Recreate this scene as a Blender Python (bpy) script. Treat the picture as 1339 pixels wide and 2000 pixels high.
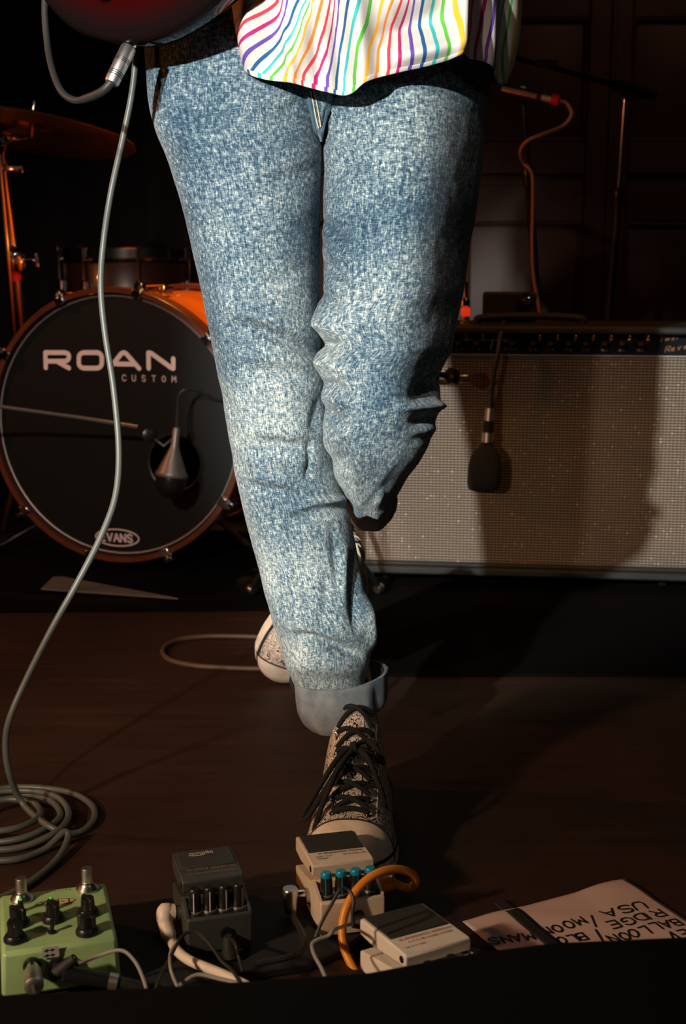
import bpy, bmesh, math, random
import numpy as np
from mathutils import Vector, Matrix, noise

random.seed(7)
scene = bpy.context.scene
for o in list(bpy.data.objects):
    bpy.data.objects.remove(o)
col = scene.collection
PI = math.pi

# ------------------------------------------------------------------ camera
CAM_H, PITCH, FPX = 0.68, math.radians(11.0), 2510.0
cd = bpy.data.cameras.new('camera')
cam = bpy.data.objects.new('camera', cd); col.objects.link(cam)
cam.location = (0, 0, CAM_H)
cam.rotation_euler = (PI / 2 - PITCH, 0, 0)
cd.sensor_fit = 'HORIZONTAL'; cd.sensor_width = 24.0; cd.lens = 24.0 * FPX / 1339.0
cd.clip_start = 0.02; cd.clip_end = 60
cd.dof.use_dof = True; cd.dof.focus_distance = 1.52; cd.dof.aperture_fstop = 8.0
scene.camera = cam

# ------------------------------------------------------------------ world, exposure
w = bpy.data.worlds.new('world'); scene.world = w; w.use_nodes = True
w.node_tree.nodes['Background'].inputs[0].default_value = (0.9, 0.62, 0.42, 1)
w.node_tree.nodes['Background'].inputs[1].default_value = 0.0012
vs = scene.view_settings
vs.view_transform = 'Standard'; vs.look = 'None'; vs.gamma = 1.0; vs.use_curve_mapping = False
vs.exposure = 0.0

# ------------------------------------------------------------------ stage lamps and added fill lights
def spot(name, loc, target, power, color, angle, blend, radius):
    l = bpy.data.lights.new(name, 'SPOT'); l.energy = power; l.color = color
    l.spot_size = math.radians(angle); l.spot_blend = blend; l.shadow_soft_size = radius
    o = bpy.data.objects.new(name, l); col.objects.link(o)
    o.location = loc
    o.rotation_euler = (Vector(target) - Vector(loc)).to_track_quat('-Z', 'Y').to_euler()
    return o
# narrow white follow spot from the front left of the audience
spot('follow_spot', (-1.26, -1.40, 1.38), (-0.10, 1.5, 0.70), 740, (0.95, 1.0, 0.97), 19.5, 0.5, 0.035)
# warm lamp at the left end of the stage, low over the pedals
spot('side_wash', (-1.25, 0.30, 0.85), (-0.02, 1.2, 0.0), 72, (1.0, 0.70, 0.46), 62, 0.5, 0.05)
# rosy front wash over the drums and the back of the stage
spot('front_wash', (-0.95, -1.6, 1.9), (-0.42, 2.75, 0.36), 300, (1.0, 0.74, 0.62), 30, 0.9, 0.05)
# weak fill added from the right to lift the dark side of the thigh
spot('right_fill', (1.7, -0.6, 1.7), (0.15, 1.6, 0.6), 6, (0.95, 0.9, 0.8), 50, 0.6, 0.15)
# dim warm light added to bring out the wall panels
spot('wall_fill', (1.5, 2.9, 2.7), (1.0, 4.7, 0.95), 10, (1.0, 0.52, 0.32), 75, 0.7, 0.1)
# amber back lights over the drums and beside the stage
spot('amber_back_light', (-0.05, 3.35, 2.3), (-0.36, 3.05, 0.55), 430, (1.0, 0.38, 0.05), 22, 0.6, 0.05)
spot('amber_top_light', (0.85, 2.2, 3.1), (0.48, 2.72, 0.5), 60, (1.0, 0.40, 0.07), 19, 0.7, 0.05)
spot('amber_side_light', (-2.6, 2.0, 1.7), (-0.35, 2.35, 0.2), 60, (1.0, 0.30, 0.07), 62, 0.6, 0.05)

# ------------------------------------------------------------------ projection helpers
FWD = Vector((0, math.cos(PITCH), -math.sin(PITCH))); UPV = Vector((0, math.sin(PITCH), math.cos(PITCH)))
CAM = Vector((0, 0, CAM_H))
def ray(px, py):
    return FWD + Vector((1, 0, 0)) * ((px - 669.5) / FPX) + UPV * (-(py - 1000.0) / FPX)
def at(px, py, Y):
    d = ray(px, py); return CAM + d * (Y / d.y)
def on(px, py, z=0.0):
    d = ray(px, py); return CAM + d * ((z - CAM_H) / d.z)
def onplane(px, py, p0, n):
    d = ray(px, py); return CAM + d * ((p0 - CAM).dot(n) / d.dot(n))
def pix(p):
    q = Vector(p) - CAM; t = q.dot(FWD)
    return 669.5 + FPX * q.x / t, 1000.0 - FPX * q.dot(UPV) / t
def tab(pts):
    """monotone cubic through (y, value) pairs"""
    xs = [p[0] for p in pts]; ys = [p[1] for p in pts]; n = len(xs)
    d = [(ys[i + 1] - ys[i]) / (xs[i + 1] - xs[i]) for i in range(n - 1)]
    m = [d[0]] + [0 if d[i - 1] * d[i] <= 0 else 2 * d[i - 1] * d[i] / (d[i - 1] + d[i]) for i in range(1, n - 1)] + [d[-1]]
    def f(x):
        if x <= xs[0]: return ys[0]
        if x >= xs[-1]: return ys[-1]
        i = 0
        while xs[i + 1] < x: i += 1
        h = xs[i + 1] - xs[i]; t = (x - xs[i]) / h
        return ((2*t**3 - 3*t*t + 1) * ys[i] + (t**3 - 2*t*t + t) * h * m[i]
                + (-2*t**3 + 3*t*t) * ys[i + 1] + (t**3 - t*t) * h * m[i + 1])
    return f
def sstep(a, b, x):
    t = min(1, max(0, (x - a) / (b - a))); return t * t * (3 - 2 * t)
def spline(pts, n=8):
    P = [Vector(p) for p in pts]
    P = [P[0] * 2 - P[1]] + P + [P[-1] * 2 - P[-2]]
    out = []
    for i in range(1, len(P) - 2):
        a, b, c, d = P[i - 1], P[i], P[i + 1], P[i + 2]
        for k in range(n):
            t = k / n
            out.append(0.5 * (2 * b + (c - a) * t + (2 * a - 5 * b + 4 * c - d) * t * t + (3 * b - a - 3 * c + d) * t ** 3))
    out.append(P[-2].copy())
    return out

# ------------------------------------------------------------------ materials
MATS = {}
def mat(name, color=(0.5, 0.5, 0.5), rough=0.5, metal=0.0, var=0.0, vscale=20.0, bump=0.0, bscale=200.0,
        spec=0.5, coat=0.0, emit=None, estr=0.0, dark=None, sheen=0.0):
    m = bpy.data.materials.new(name); m.use_nodes = True
    nt = m.node_tree; b = nt.nodes['Principled BSDF']
    b.inputs['Base Color'].default_value = (*color, 1); b.inputs['Roughness'].default_value = rough
    b.inputs['Metallic'].default_value = metal; b.inputs['Specular IOR Level'].default_value = spec
    b.inputs['Coat Weight'].default_value = coat; b.inputs['Sheen Weight'].default_value = sheen
    if emit:
        b.inputs['Emission Color'].default_value = (*emit, 1); b.inputs['Emission Strength'].default_value = estr
    tc = nt.nodes.new('ShaderNodeTexCoord')
    if var or dark:
        n = nt.nodes.new('ShaderNodeTexNoise'); n.inputs['Scale'].default_value = vscale; n.inputs['Detail'].default_value = 5
        nt.links.new(tc.outputs['Object'], n.inputs['Vector'])
        r = nt.nodes.new('ShaderNodeValToRGB'); r.color_ramp.elements[0].position = 0.3; r.color_ramp.elements[1].position = 0.7
        c0 = dark or tuple(c * (1 - var) for c in color)
        r.color_ramp.elements[0].color = (*c0, 1); r.color_ramp.elements[1].color = (*color, 1)
        nt.links.new(n.outputs['Fac'], r.inputs['Fac']); nt.links.new(r.outputs['Color'], b.inputs['Base Color'])
    if bump:
        n = nt.nodes.new('ShaderNodeTexNoise'); n.inputs['Scale'].default_value = bscale; n.inputs['Detail'].default_value = 3
        nt.links.new(tc.outputs['Object'], n.inputs['Vector'])
        bp = nt.nodes.new('ShaderNodeBump'); bp.inputs['Strength'].default_value = bump; bp.inputs['Distance'].default_value = 0.002
        nt.links.new(n.outputs['Fac'], bp.inputs['Height']); nt.links.new(bp.outputs['Normal'], b.inputs['Normal'])
    MATS[name] = m
    return m
class NT:
    """small node-graph writer"""
    def __init__(s, m): s.nt = m.node_tree; s.b = s.nt.nodes['Principled BSDF']
    def new(s, t, **kw):
        n = s.nt.nodes.new(t)
        for k, v in kw.items(): setattr(n, k, v)
        return n
    def link(s, a, b): s.nt.links.new(a, b)
    def put(s, v, sock):
        if hasattr(v, 'is_output'): s.link(v, sock)
        else: sock.default_value = v
    def math(s, op, a, b=0.0, c=0.0):
        n = s.new('ShaderNodeMath', operation=op)
        s.put(a, n.inputs[0]); s.put(b, n.inputs[1]); s.put(c, n.inputs[2]); return n.outputs[0]
    def vec(s, v, scale):
        n = s.new('ShaderNodeMapping'); s.link(v, n.inputs['Vector']); n.inputs['Scale'].default_value = scale
        return n.outputs[0]
    def noise(s, v, scale, detail=4.0, rough=0.55, dist=0.0):
        n = s.new('ShaderNodeTexNoise'); s.link(v, n.inputs['Vector']); n.inputs['Scale'].default_value = scale
        n.inputs['Detail'].default_value = detail; n.inputs['Roughness'].default_value = rough
        n.inputs['Distortion'].default_value = dist; return n.outputs['Fac']
    def ramp(s, f, stops, interp='LINEAR'):
        n = s.new('ShaderNodeValToRGB'); cr = n.color_ramp; cr.interpolation = interp
        while len(cr.elements) < len(stops): cr.elements.new(0.5)
        for e, (p, c) in zip(cr.elements, stops): e.position = p; e.color = (*c, 1)
        s.put(f, n.inputs['Fac']); return n.outputs['Color']
    def mix(s, f, a, b, blend='MIX'):
        n = s.new('ShaderNodeMix', data_type='RGBA', blend_type=blend)
        s.put(f, n.inputs[0])
        s.put(a if hasattr(a, 'is_output') else (*a, 1), n.inputs[6]); s.put(b if hasattr(b, 'is_output') else (*b, 1), n.inputs[7])
        return n.outputs[2]
    def bump(s, h, strength, dist=0.001):
        n = s.new('ShaderNodeBump'); n.inputs['Strength'].default_value = strength; n.inputs['Distance'].default_value = dist
        s.link(h, n.inputs['Height']); s.link(n.outputs[0], s.b.inputs['Normal'])

mat('black_plastic', (0.012, 0.012, 0.012), 0.35)
mat('black_matte', (0.008, 0.008, 0.008), 0.8, bump=0.3, bscale=300)
mat('black_rubber', (0.014, 0.014, 0.014), 0.65, bump=0.2, bscale=500)
mat('black_metal', (0.015, 0.015, 0.015), 0.3, 0.3)
mat('tolex', (0.014, 0.014, 0.013), 0.5, bump=0.6, bscale=900)
mat('chrome', (0.8, 0.8, 0.8), 0.12, 1.0)
mat('steel', (0.55, 0.53, 0.5), 0.3, 1.0, var=0.25, vscale=60)
mat('nickel_plug', (0.72, 0.68, 0.64), 0.38, 1.0)
mat('brass', (0.30, 0.17, 0.07), 0.38, 1.0, var=0.4, vscale=15)
mat('white_print', (0.85, 0.74, 0.7), 0.6)
mat('grey_print', (0.6, 0.5, 0.48), 0.6)
mat('cable_grey', (0.08, 0.088, 0.076), 0.42)
mat('mic_grey', (0.22, 0.20, 0.18), 0.45, 0.6)
mat('cable_black', (0.02, 0.018, 0.016), 0.5)
mat('cable_brown', (0.09, 0.05, 0.03), 0.6)
mat('cable_pink', (0.62, 0.35, 0.25), 0.5)
mat('cable_orange', (0.85, 0.30, 0.02), 0.4, var=0.15, vscale=40)
mat('cable_white', (0.78, 0.68, 0.56), 0.45)
mat('cable_two_tone', (0.30, 0.29, 0.27), 0.5)
mat('red_ring', (0.75, 0.02, 0.02), 0.4)
mat('paper', (0.64, 0.48, 0.42), 0.9, var=0.12, vscale=9)
mat('ink', (0.012, 0.01, 0.012), 0.6)
mat('gaffer_tape', (0.01, 0.01, 0.01), 0.7, bump=0.4, bscale=700)
mat('cream_enamel', (0.72, 0.60, 0.46), 0.4, var=0.12, vscale=35, bump=0.05, bscale=600)
mat('white_enamel', (0.82, 0.76, 0.66), 0.4, var=0.08, vscale=35)
mat('charcoal_enamel', (0.055, 0.06, 0.058), 0.4, var=0.2, vscale=50, bump=0.1, bscale=900)
mat('green_enamel', (0.36, 0.56, 0.25), 0.35, dark=(0.30, 0.47, 0.2), vscale=30, bump=0.05, bscale=300)
mat('blue_cap', (0.0, 0.27, 0.46), 0.3)
mat('pedal_pad', (0.022, 0.028, 0.022), 0.85, bump=0.6, bscale=1200)
mat('red_print', (0.42, 0.10, 0.05), 0.7)
mat('tan_print', (0.33, 0.17, 0.08), 0.7)
mat('teal_print', (0.05, 0.10, 0.10), 0.7)
mat('sticker', (0.5, 0.5, 0.48), 0.7, var=0.3, vscale=200)
mat('tag_oval', (0.62, 0.42, 0.24), 0.6)
mat('green_lamp', (0.1, 0.6, 0.05), 0.3, emit=(0.15, 1.0, 0.05), estr=0.22)
mat('red_lamp', (0.7, 0.03, 0.01), 0.3, emit=(1.0, 0.05, 0.01), estr=0.5)
mat('drum_head', (0.005, 0.0055, 0.005), 0.5, spec=0.25, bump=0.05, bscale=60)
mat('drum_shell', (0.50, 0.14, 0.015), 0.22, coat=0.6, dark=(0.34, 0.085, 0.01), vscale=9)
mat('drum_shell_dark', (0.03, 0.01, 0.005), 0.3, coat=0.4, var=0.3, vscale=9)
mat('drum_hoop', (0.13, 0.035, 0.014), 0.3, coat=0.5, var=0.3, vscale=14)
mat('wood_wall', (0.075, 0.028, 0.014), 0.55, var=0.45, vscale=6, bump=0.2, bscale=40)
mat('curtain', (0.006, 0.005, 0.005), 0.95)
mat('rug', (0.0035, 0.0032, 0.003), 1.0, spec=0.05, bump=0.8, bscale=700)
mat('rug_lit', (0.13, 0.115, 0.085), 0.9, bump=0.8, bscale=700)  # light falling on the black rug, put into a grey colour
mat('silver_trim', (0.6, 0.58, 0.55), 0.35, 0.8)
mat('knob_glint', (0.95, 0.42, 0.10), 0.34, 1.0)  # amber light glints put into the metal colour of amp caps and toggles
mat('black_paint', (0.003, 0.003, 0.003), 0.8, spec=0.1)
mat('skin', (0.45, 0.27, 0.2), 0.55)
mat('thread', (0.62, 0.5, 0.3), 0.8)
mat('thread_pink', (0.5, 0.12, 0.16), 0.8)
mat('lace', (0.008, 0.008, 0.008), 0.85, bump=0.5, bscale=1500)
mat('rubber_cream', (0.80, 0.70, 0.56), 0.55, dark=(0.62, 0.5, 0.37), vscale=55, bump=0.15, bscale=250)
mat('shoe_stripe', (0.012, 0.012, 0.012), 0.6)

# acid washed denim: UV in metres along the leg
m = mat('denim', (0.3, 0.4, 0.5), 0.85, spec=0.15, sheen=0.1); g = NT(m)
uv = g.new('ShaderNodeUVMap').outputs[0]
warp = g.noise(g.vec(uv, (700, 150, 1)), 1.0, 2.0, 0.6)
weft = g.noise(g.vec(uv, (160, 1000, 1)), 1.0, 2.0, 0.6)
blot = g.noise(uv, 200.0, 5.0, 0.72)
big = g.noise(uv, 9.0, 3.0, 0.5)
streak = g.noise(g.vec(uv, (260, 26, 1)), 1.0, 3.0, 0.6)
sx = g.new('ShaderNodeSeparateXYZ'); g.link(uv, sx.inputs[0])
fade = g.math('MULTIPLY', g.math('SUBTRACT', sx.outputs['Y'], 0.35), 0.11)
f = g.math('ADD', g.math('ADD', g.math('MULTIPLY', warp, 0.50), g.math('MULTIPLY', weft, 0.38)), g.math('MULTIPLY', blot, 0.55))
f = g.math('ADD', g.math('ADD', f, g.math('MULTIPLY', big, 0.34)), g.math('ADD', g.math('MULTIPLY', streak, 0.24), fade))
f = g.math('SUBTRACT', f, 0.525)
c = g.ramp(f, [(0.31, (0.010, 0.028, 0.055)), (0.43, (0.042, 0.086, 0.125)), (0.54, (0.185, 0.24, 0.26)), (0.64, (0.50, 0.54, 0.50)), (0.80, (0.70, 0.70, 0.62))])
g.link(c, g.b.inputs['Base Color'])
g.bump(g.math('ADD', warp, weft), 0.5, 0.0006)

# inside of the denim on the turned-up cuffs
m = mat('denim_inside', (0.3, 0.34, 0.36), 0.9, spec=0.1); g = NT(m)
uv = g.new('ShaderNodeUVMap').outputs[0]
sx = g.new('ShaderNodeSeparateXYZ'); g.link(uv, sx.inputs[0])
tw = g.math('SINE', g.math('MULTIPLY', g.math('ADD', sx.outputs['X'], g.math('MULTIPLY', sx.outputs['Y'], 0.8)), 2 * PI / 0.0022))
n1 = g.noise(uv, 40.0, 4.0, 0.6)
f = g.math('ADD', g.math('MULTIPLY', tw, 0.18), n1)
c = g.ramp(f, [(0.2, (0.11, 0.14, 0.17)), (0.8, (0.33, 0.36, 0.36))])
g.link(c, g.b.inputs['Base Color']); g.bump(tw, 0.4, 0.0005)

# striped shirt: UV.x carries the stripe count
m = mat('striped_cotton', (0.8, 0.8, 0.8), 0.8, spec=0.15); g = NT(m)
uv = g.new('ShaderNodeUVMap').outputs[0]
sx = g.new('ShaderNodeSeparateXYZ'); g.link(uv, sx.inputs[0])
u = g.math('ADD', sx.outputs['X'], 0.5)
fr = g.math('ABSOLUTE', g.math('SUBTRACT', g.math('FRACT', u), 0.5))
wob = g.math('MULTIPLY', g.noise(g.vec(uv, (1, 120, 1)), 3.0), 0.05)
msk = g.math('LESS_THAN', fr, g.math('ADD', wob, 0.13))
idx = g.math('DIVIDE', g.math('FLOORED_MODULO', g.math('FLOOR', u), 8.0), 8.0)
idx = g.math('ADD', idx, 0.01)
cols = [(0.80, 0.22, 0.03), (0.68, 0.04, 0.06), (0.42, 0.02, 0.13), (0.12, 0.06, 0.33), (0.015, 0.09, 0.24),
        (0.04, 0.38, 0.36), (0.10, 0.40, 0.05), (0.85, 0.42, 0.03)]
cc = g.ramp(idx, [(i / 8, cols[i]) for i in range(8)], 'CONSTANT')
g.link(g.mix(msk, (0.60, 0.55, 0.50), cc), g.b.inputs['Base Color'])
g.bump(g.noise(uv, 60.0), 0.1, 0.001)

# printed canvas of the shoes
m = mat('printed_canvas', (0.6, 0.5, 0.4), 0.85, spec=0.2); g = NT(m)
tc = g.new('ShaderNodeTexCoord').outputs['Object']
wv = g.new('ShaderNodeTexWave', wave_type='RINGS'); g.link(tc, wv.inputs['Vector'])
wv.inputs['Scale'].default_value = 42; wv.inputs['Distortion'].default_value = 9; wv.inputs['Detail'].default_value = 3
wv.inputs['Detail Scale'].default_value = 2.2
vo = g.new('ShaderNodeTexVoronoi', feature='DISTANCE_TO_EDGE'); g.link(tc, vo.inputs['Vector']); vo.inputs['Scale'].default_value = 130
l1 = g.math('LESS_THAN', wv.outputs['Fac'], 0.17); l2 = g.math('LESS_THAN', vo.outputs['Distance'], 0.035)
cn_ = g.math('LESS_THAN', g.math('FRACT', g.math('MULTIPLY', g.noise(tc, 100.0, 1.5, 0.5, 0.6), 10.0)), 0.36)
bg_ = g.math('MULTIPLY', g.math('GREATER_THAN', g.noise(tc, 30.0, 2.0), 0.62), l1)
g.link(g.mix(g.math('MAXIMUM', bg_, cn_), (0.66, 0.55, 0.44), (0.02, 0.016, 0.015)), g.b.inputs['Base Color'])

# stage floor: worn dark boards, long scuffed grain running across the stage
m = mat('stage_floor', (0.05, 0.03, 0.02), 0.6, spec=0.35); g = NT(m)
tc = g.new('ShaderNodeTexCoord').outputs['Object']
g1 = g.noise(g.vec(tc, (4, 40, 1)), 1.0, 6.0, 0.7); g2 = g.noise(tc, 3.0, 4.0, 0.6); g3 = g.noise(tc, 700.0, 2.0, 0.7)
f = g.math('ADD', g.math('MULTIPLY', g1, 0.5), g.math('MULTIPLY', g2, 0.5))
c = g.ramp(f, [(0.3, (0.014, 0.006, 0.0035)), (0.55, (0.038, 0.017, 0.009)), (0.75, (0.078, 0.036, 0.019))])
sp = g.math('GREATER_THAN', g.noise(tc, 330.0, 3.0, 0.85), 0.66)
g.link(g.mix(g.math('MULTIPLY', sp, 0.5), c, (0.20, 0.15, 0.11)), g.b.inputs['Base Color'])
g.bump(g.math('ADD', g1, g.math('MULTIPLY', g3, 0.6)), 0.5, 0.0015)

# woven grille cloth with glitter threads
m = mat('grille_cloth', (0.3, 0.27, 0.22), 0.6); g = NT(m)
tc = g.new('ShaderNodeTexCoord').outputs['Object']
sx = g.new('ShaderNodeSeparateXYZ'); g.link(tc, sx.inputs[0])
PX, PZ = 0.0074, 0.0058
ax = g.math('DIVIDE', sx.outputs['X'], PX); az = g.math('DIVIDE', sx.outputs['Z'], PZ)
sz = g.math('SINE', g.math('MULTIPLY', az, 2 * PI)); sxx = g.math('SINE', g.math('MULTIPLY', ax, 2 * PI))
row = g.math('MULTIPLY_ADD', sz, 0.5, 0.5); cl = g.math('MULTIPLY_ADD', sxx, 0.5, 0.5)
cell = g.new('ShaderNodeCombineXYZ'); g.link(g.math('FLOOR', ax), cell.inputs[0]); g.link(g.math('FLOOR', az), cell.inputs[1])
wn = g.new('ShaderNodeTexWhiteNoise', noise_dimensions='2D'); g.link(cell.outputs[0], wn.inputs['Vector'])
gl = g.math('POWER', wn.outputs['Value'], 30.0)
dot = g.math('MULTIPLY', row, cl); tight = g.math('POWER', dot, 2.5)
base = g.mix(g.math('POWER', row, 1.4), (0.022, 0.014, 0.010), (0.25, 0.175, 0.115))
base = g.mix(g.math('MULTIPLY', dot, 0.55), base, (0.50, 0.39, 0.28))
base = g.mix(g.math('MULTIPLY', tight, gl), base, (1.0, 0.97, 0.9))
g.link(base, g.b.inputs['Base Color'])
g.bump(g.math('ADD', row, g.math('MULTIPLY', cl, 0.4)), 0.6, 0.002)

# sunburst lacquer: red heart, black rim (object space of the body)
m = mat('sunburst', (0.1, 0.0, 0.0), 0.05, spec=0.1); g = NT(m)
tc = g.new('ShaderNodeTexCoord').outputs['Object']
ln = g.new('ShaderNodeVectorMath', operation='LENGTH'); g.link(g.vec(tc, (1.0, 1.0, 0.0)), ln.inputs[0])
g.link(g.ramp(g.math('DIVIDE', ln.outputs['Value'], 0.2), [(0.40, (0.05, 0.002, 0.001)), (0.62, (0.022, 0.001, 0.001)), (0.76, (0.006, 0.003, 0.003))]), g.b.inputs['Base Color'])

# ------------------------------------------------------------------ mesh builder
class MB:
    def __init__(s): s.v = []; s.f = []; s.uv = None
    def add(s, vs, fs):
        o = len(s.v); s.v += [tuple(v) for v in vs]; s.f += [tuple(i + o for i in f) for f in fs]; return s
    def box(s, c, size, M=None):
        c = Vector(c); x, y, z = [k / 2 for k in size]
        P = [Vector((a * x, b * y, d * z)) for a in (-1, 1) for b in (-1, 1) for d in (-1, 1)]
        if M: P = [M @ p for p in P]
        return s.add([p + c for p in P], [(0, 1, 3, 2), (4, 6, 7, 5), (0, 4, 5, 1), (2, 3, 7, 6), (0, 2, 6, 4), (1, 5, 7, 3)])
    def tube(s, pts, r, n=8, caps=True, closed=False):
        P = [Vector(p) for p in pts]; R = r if isinstance(r, (list, tuple)) else [r] * len(P)
        rings = []; N = len(P); prev = None
        for i in range(N):
            t = (P[(i + 1) % N] - P[i - 1]) if closed else (P[min(i + 1, N - 1)] - P[max(i - 1, 0)])
            if t.length < 1e-9: t = Vector((0, 0, 1))
            t.normalize()
            if prev is None:
                a = Vector((0, 0, 1)) if abs(t.z) < 0.9 else Vector((1, 0, 0)); u = t.cross(a).normalized()
            else:
                u = (prev - t * prev.dot(t)); u = u.normalized() if u.length > 1e-6 else t.orthogonal().normalized()
            prev = u; v = t.cross(u)
            rings.append([P[i] + (u * math.cos(2 * PI * k / n) + v * math.sin(2 * PI * k / n)) * R[i] for k in range(n)])
        vs = [p for rg in rings for p in rg]; fs = []
        M = N if closed else N - 1
        for i in range(M):
            for k in range(n):
                a, b = i * n + k, i * n + (k + 1) % n; c, d = ((i + 1) % N) * n + (k + 1) % n, ((i + 1) % N) * n + k
                fs.append((a, b, c, d))
        if caps and not closed:
            fs.append(tuple(range(n))[::-1]); fs.append(tuple((N - 1) * n + k for k in range(n)))
        return s.add(vs, fs)
    def lathe(s, prof, origin, axis=(0, 0, 1), n=24):
        """prof: (radius, height along the axis)"""
        ax = Vector(axis).normalized(); u = ax.orthogonal().normalized(); v = ax.cross(u); o = Vector(origin)
        vs = []; fs = []
        for r, h in prof:
            for k in range(n):
                a = 2 * PI * k / n; vs.append(o + ax * h + (u * math.cos(a) + v * math.sin(a)) * max(r, 1e-5))
        for i in range(len(prof) - 1):
            for k in range(n): fs.append((i * n + k, i * n + (k + 1) % n, (i + 1) * n + (k + 1) % n, (i + 1) * n + k))
        fs.append(tuple(range(n))[::-1]); fs.append(tuple((len(prof) - 1) * n + k for k in range(n)))
        return s.add(vs, fs)
    def prism(s, outline, vec):
        """extrude a 3-D outline along vec"""
        P = [Vector(p) for p in outline]; n = len(P); V = Vector(vec)
        return s.add(P + [p + V for p in P], [tuple(range(n))[::-1], tuple(range(n, 2 * n))] + [(i, (i + 1) % n, n + (i + 1) % n, n + i) for i in range(n)])
    def grid(s, rows, closed=False):
        n = len(rows[0]); vs = [p for r in rows for p in r]; fs = []
        for i in range(len(rows) - 1):
            for k in range(n if closed else n - 1):
                fs.append((i * n + k, i * n + (k + 1) % n, (i + 1) * n + (k + 1) % n, (i + 1) * n + k))
        return s.add(vs, fs)
    def build(s, name, material, parent=None, bevel=0.0, smooth=40, uvs=None, solid=0.0, subsurf=0):
        me = bpy.data.meshes.new(name); me.from_pydata([tuple(v) for v in s.v], [], s.f); me.update()
        bm = bmesh.new(); bm.from_mesh(me); bmesh.ops.recalc_face_normals(bm, faces=bm.faces); bm.to_mesh(me); bm.free()
        for p in me.polygons: p.use_smooth = True
        me.set_sharp_from_angle(angle=math.radians(smooth))
        if uvs is not None:
            L = me.uv_layers.new(name='UVMap')
            for lp in me.loops: L.data[lp.index].uv = uvs[lp.vertex_index]
        me.materials.append(MATS[material] if isinstance(material, str) else material)
        o = bpy.data.objects.new(name, me); col.objects.link(o)
        if parent: o.parent = parent
        if bevel:
            b = o.modifiers.new('bevel', 'BEVEL'); b.width = bevel; b.segments = 2; b.limit_method = 'ANGLE'; b.angle_limit = math.radians(40)
        if solid:
            b = o.modifiers.new('solid', 'SOLIDIFY'); b.thickness = solid; b.offset = 0
        if subsurf:
            b = o.modifiers.new('sub', 'SUBSURF'); b.levels = b.render_levels = subsurf
        return o
def tag(o, label, cat, group=None):
    o['label'] = label; o['category'] = cat
    if group: o['group'] = group
    return o
def thing(name, label, cat, loc=(0, 0, 0), rz=0.0, group=None):
    o = bpy.data.objects.new(name, None); col.objects.link(o); o.empty_display_size = 0.05
    o.location = loc; o.rotation_euler = (0, 0, rz)
    return tag(o, label, cat, group)
def struct(o):
    o['kind'] = 'structure'; return o
def adopt(root, child):
    """parent a child built in world coordinates, keeping its place"""
    bpy.context.view_layer.update()
    child.parent = root; child.matrix_parent_inverse = root.matrix_world.inverted()
    return child

# ------------------------------------------------------------------ stroke lettering
FONT = {
 'A': [[(0,0),(.35,1),(.7,0)],[(.13,.36),(.57,.36)]], 'B': [[(0,0),(0,1),(.45,1),(.6,.86),(.6,.66),(.45,.53),(0,.53)],[(.45,.53),(.66,.4),(.66,.14),(.48,0),(0,0)]],
 'C': [[(.66,.8),(.5,1),(.2,1),(0,.75),(0,.25),(.2,0),(.5,0),(.66,.2)]], 'D': [[(0,0),(0,1),(.4,1),(.66,.75),(.66,.25),(.4,0),(0,0)]],
 'E': [[(.6,1),(0,1),(0,0),(.6,0)],[(0,.52),(.5,.52)]], 'G': [[(.66,.8),(.5,1),(.2,1),(0,.75),(0,.25),(.2,0),(.5,0),(.66,.2),(.66,.45),(.4,.45)]],
 'I': [[(.15,0),(.15,1)]], 'L': [[(0,1),(0,0),(.55,0)]], 'M': [[(0,0),(.05,1),(.36,.35),(.68,1),(.74,0)]], 'N': [[(0,0),(0,1),(.62,0),(.62,1)]],
 'O': [[(.33,0),(.1,.15),(0,.5),(.1,.85),(.33,1),(.56,.85),(.66,.5),(.56,.15),(.33,0)]], 'R': [[(0,0),(0,1),(.45,1),(.62,.85),(.62,.65),(.45,.5),(0,.5)],[(.3,.5),(.64,0)]],
 'S': [[(.6,.85),(.4,1),(.15,1),(0,.82),(.05,.62),(.5,.42),(.62,.22),(.48,0),(.2,0),(0,.15)]], 'T': [[(0,1),(.66,1)],[(.33,1),(.33,0)]],
 'U': [[(0,1),(0,.25),(.15,0),(.48,0),(.62,.25),(.62,1)]], 'V': [[(0,1),(.33,0),(.66,1)]], 'X': [[(0,0),(.62,1)],[(0,1),(.62,0)]],
 'W': [[(0,1),(.18,0),(.4,.7),(.62,0),(.8,1)]], '/': [[(.1,-.05),(.4,1.05)]], '-': [[(.1,.5),(.5,.5)]], ' ': [],
 'n': [[(0,0),(0,.6),(.1,.7),(.4,.7),(.5,.6),(.5,0)]], 'u': [[(0,.7),(0,.1),(.1,0),(.4,0),(.5,.1),(.5,.7)]], 'o': [[(0,0),(.5,0),(.5,.7),(0,.7),(0,0)]],
 '8': [[(0,0),(.5,0),(.5,.9),(0,.9),(0,0)],[(0,.45),(.5,.45)]],
 'w': [[(0,.6),(.12,0),(.3,.5),(.45,0),(.6,.6)]], 'i': [[(.1,0),(.15,.6)]], 'e': [[(0,.3),(.4,.35),(.3,.6),(.1,.55),(0,.25),(.15,0),(.45,.1)]],
 'v': [[(0,.6),(.2,0),(.4,.65)]], 'r': [[(0,0),(.08,.6)],[(.06,.4),(.2,.6),(.4,.55)]], 'b': [[(0,1.1),(0,0),(.3,0),(.42,.3),(.25,.55),(0,.45)]],
}
ADV = {'I': .35, 'M': 1.0, 'W': 1.05, '/': .7, ' ': .5, 'i': .35}
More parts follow.
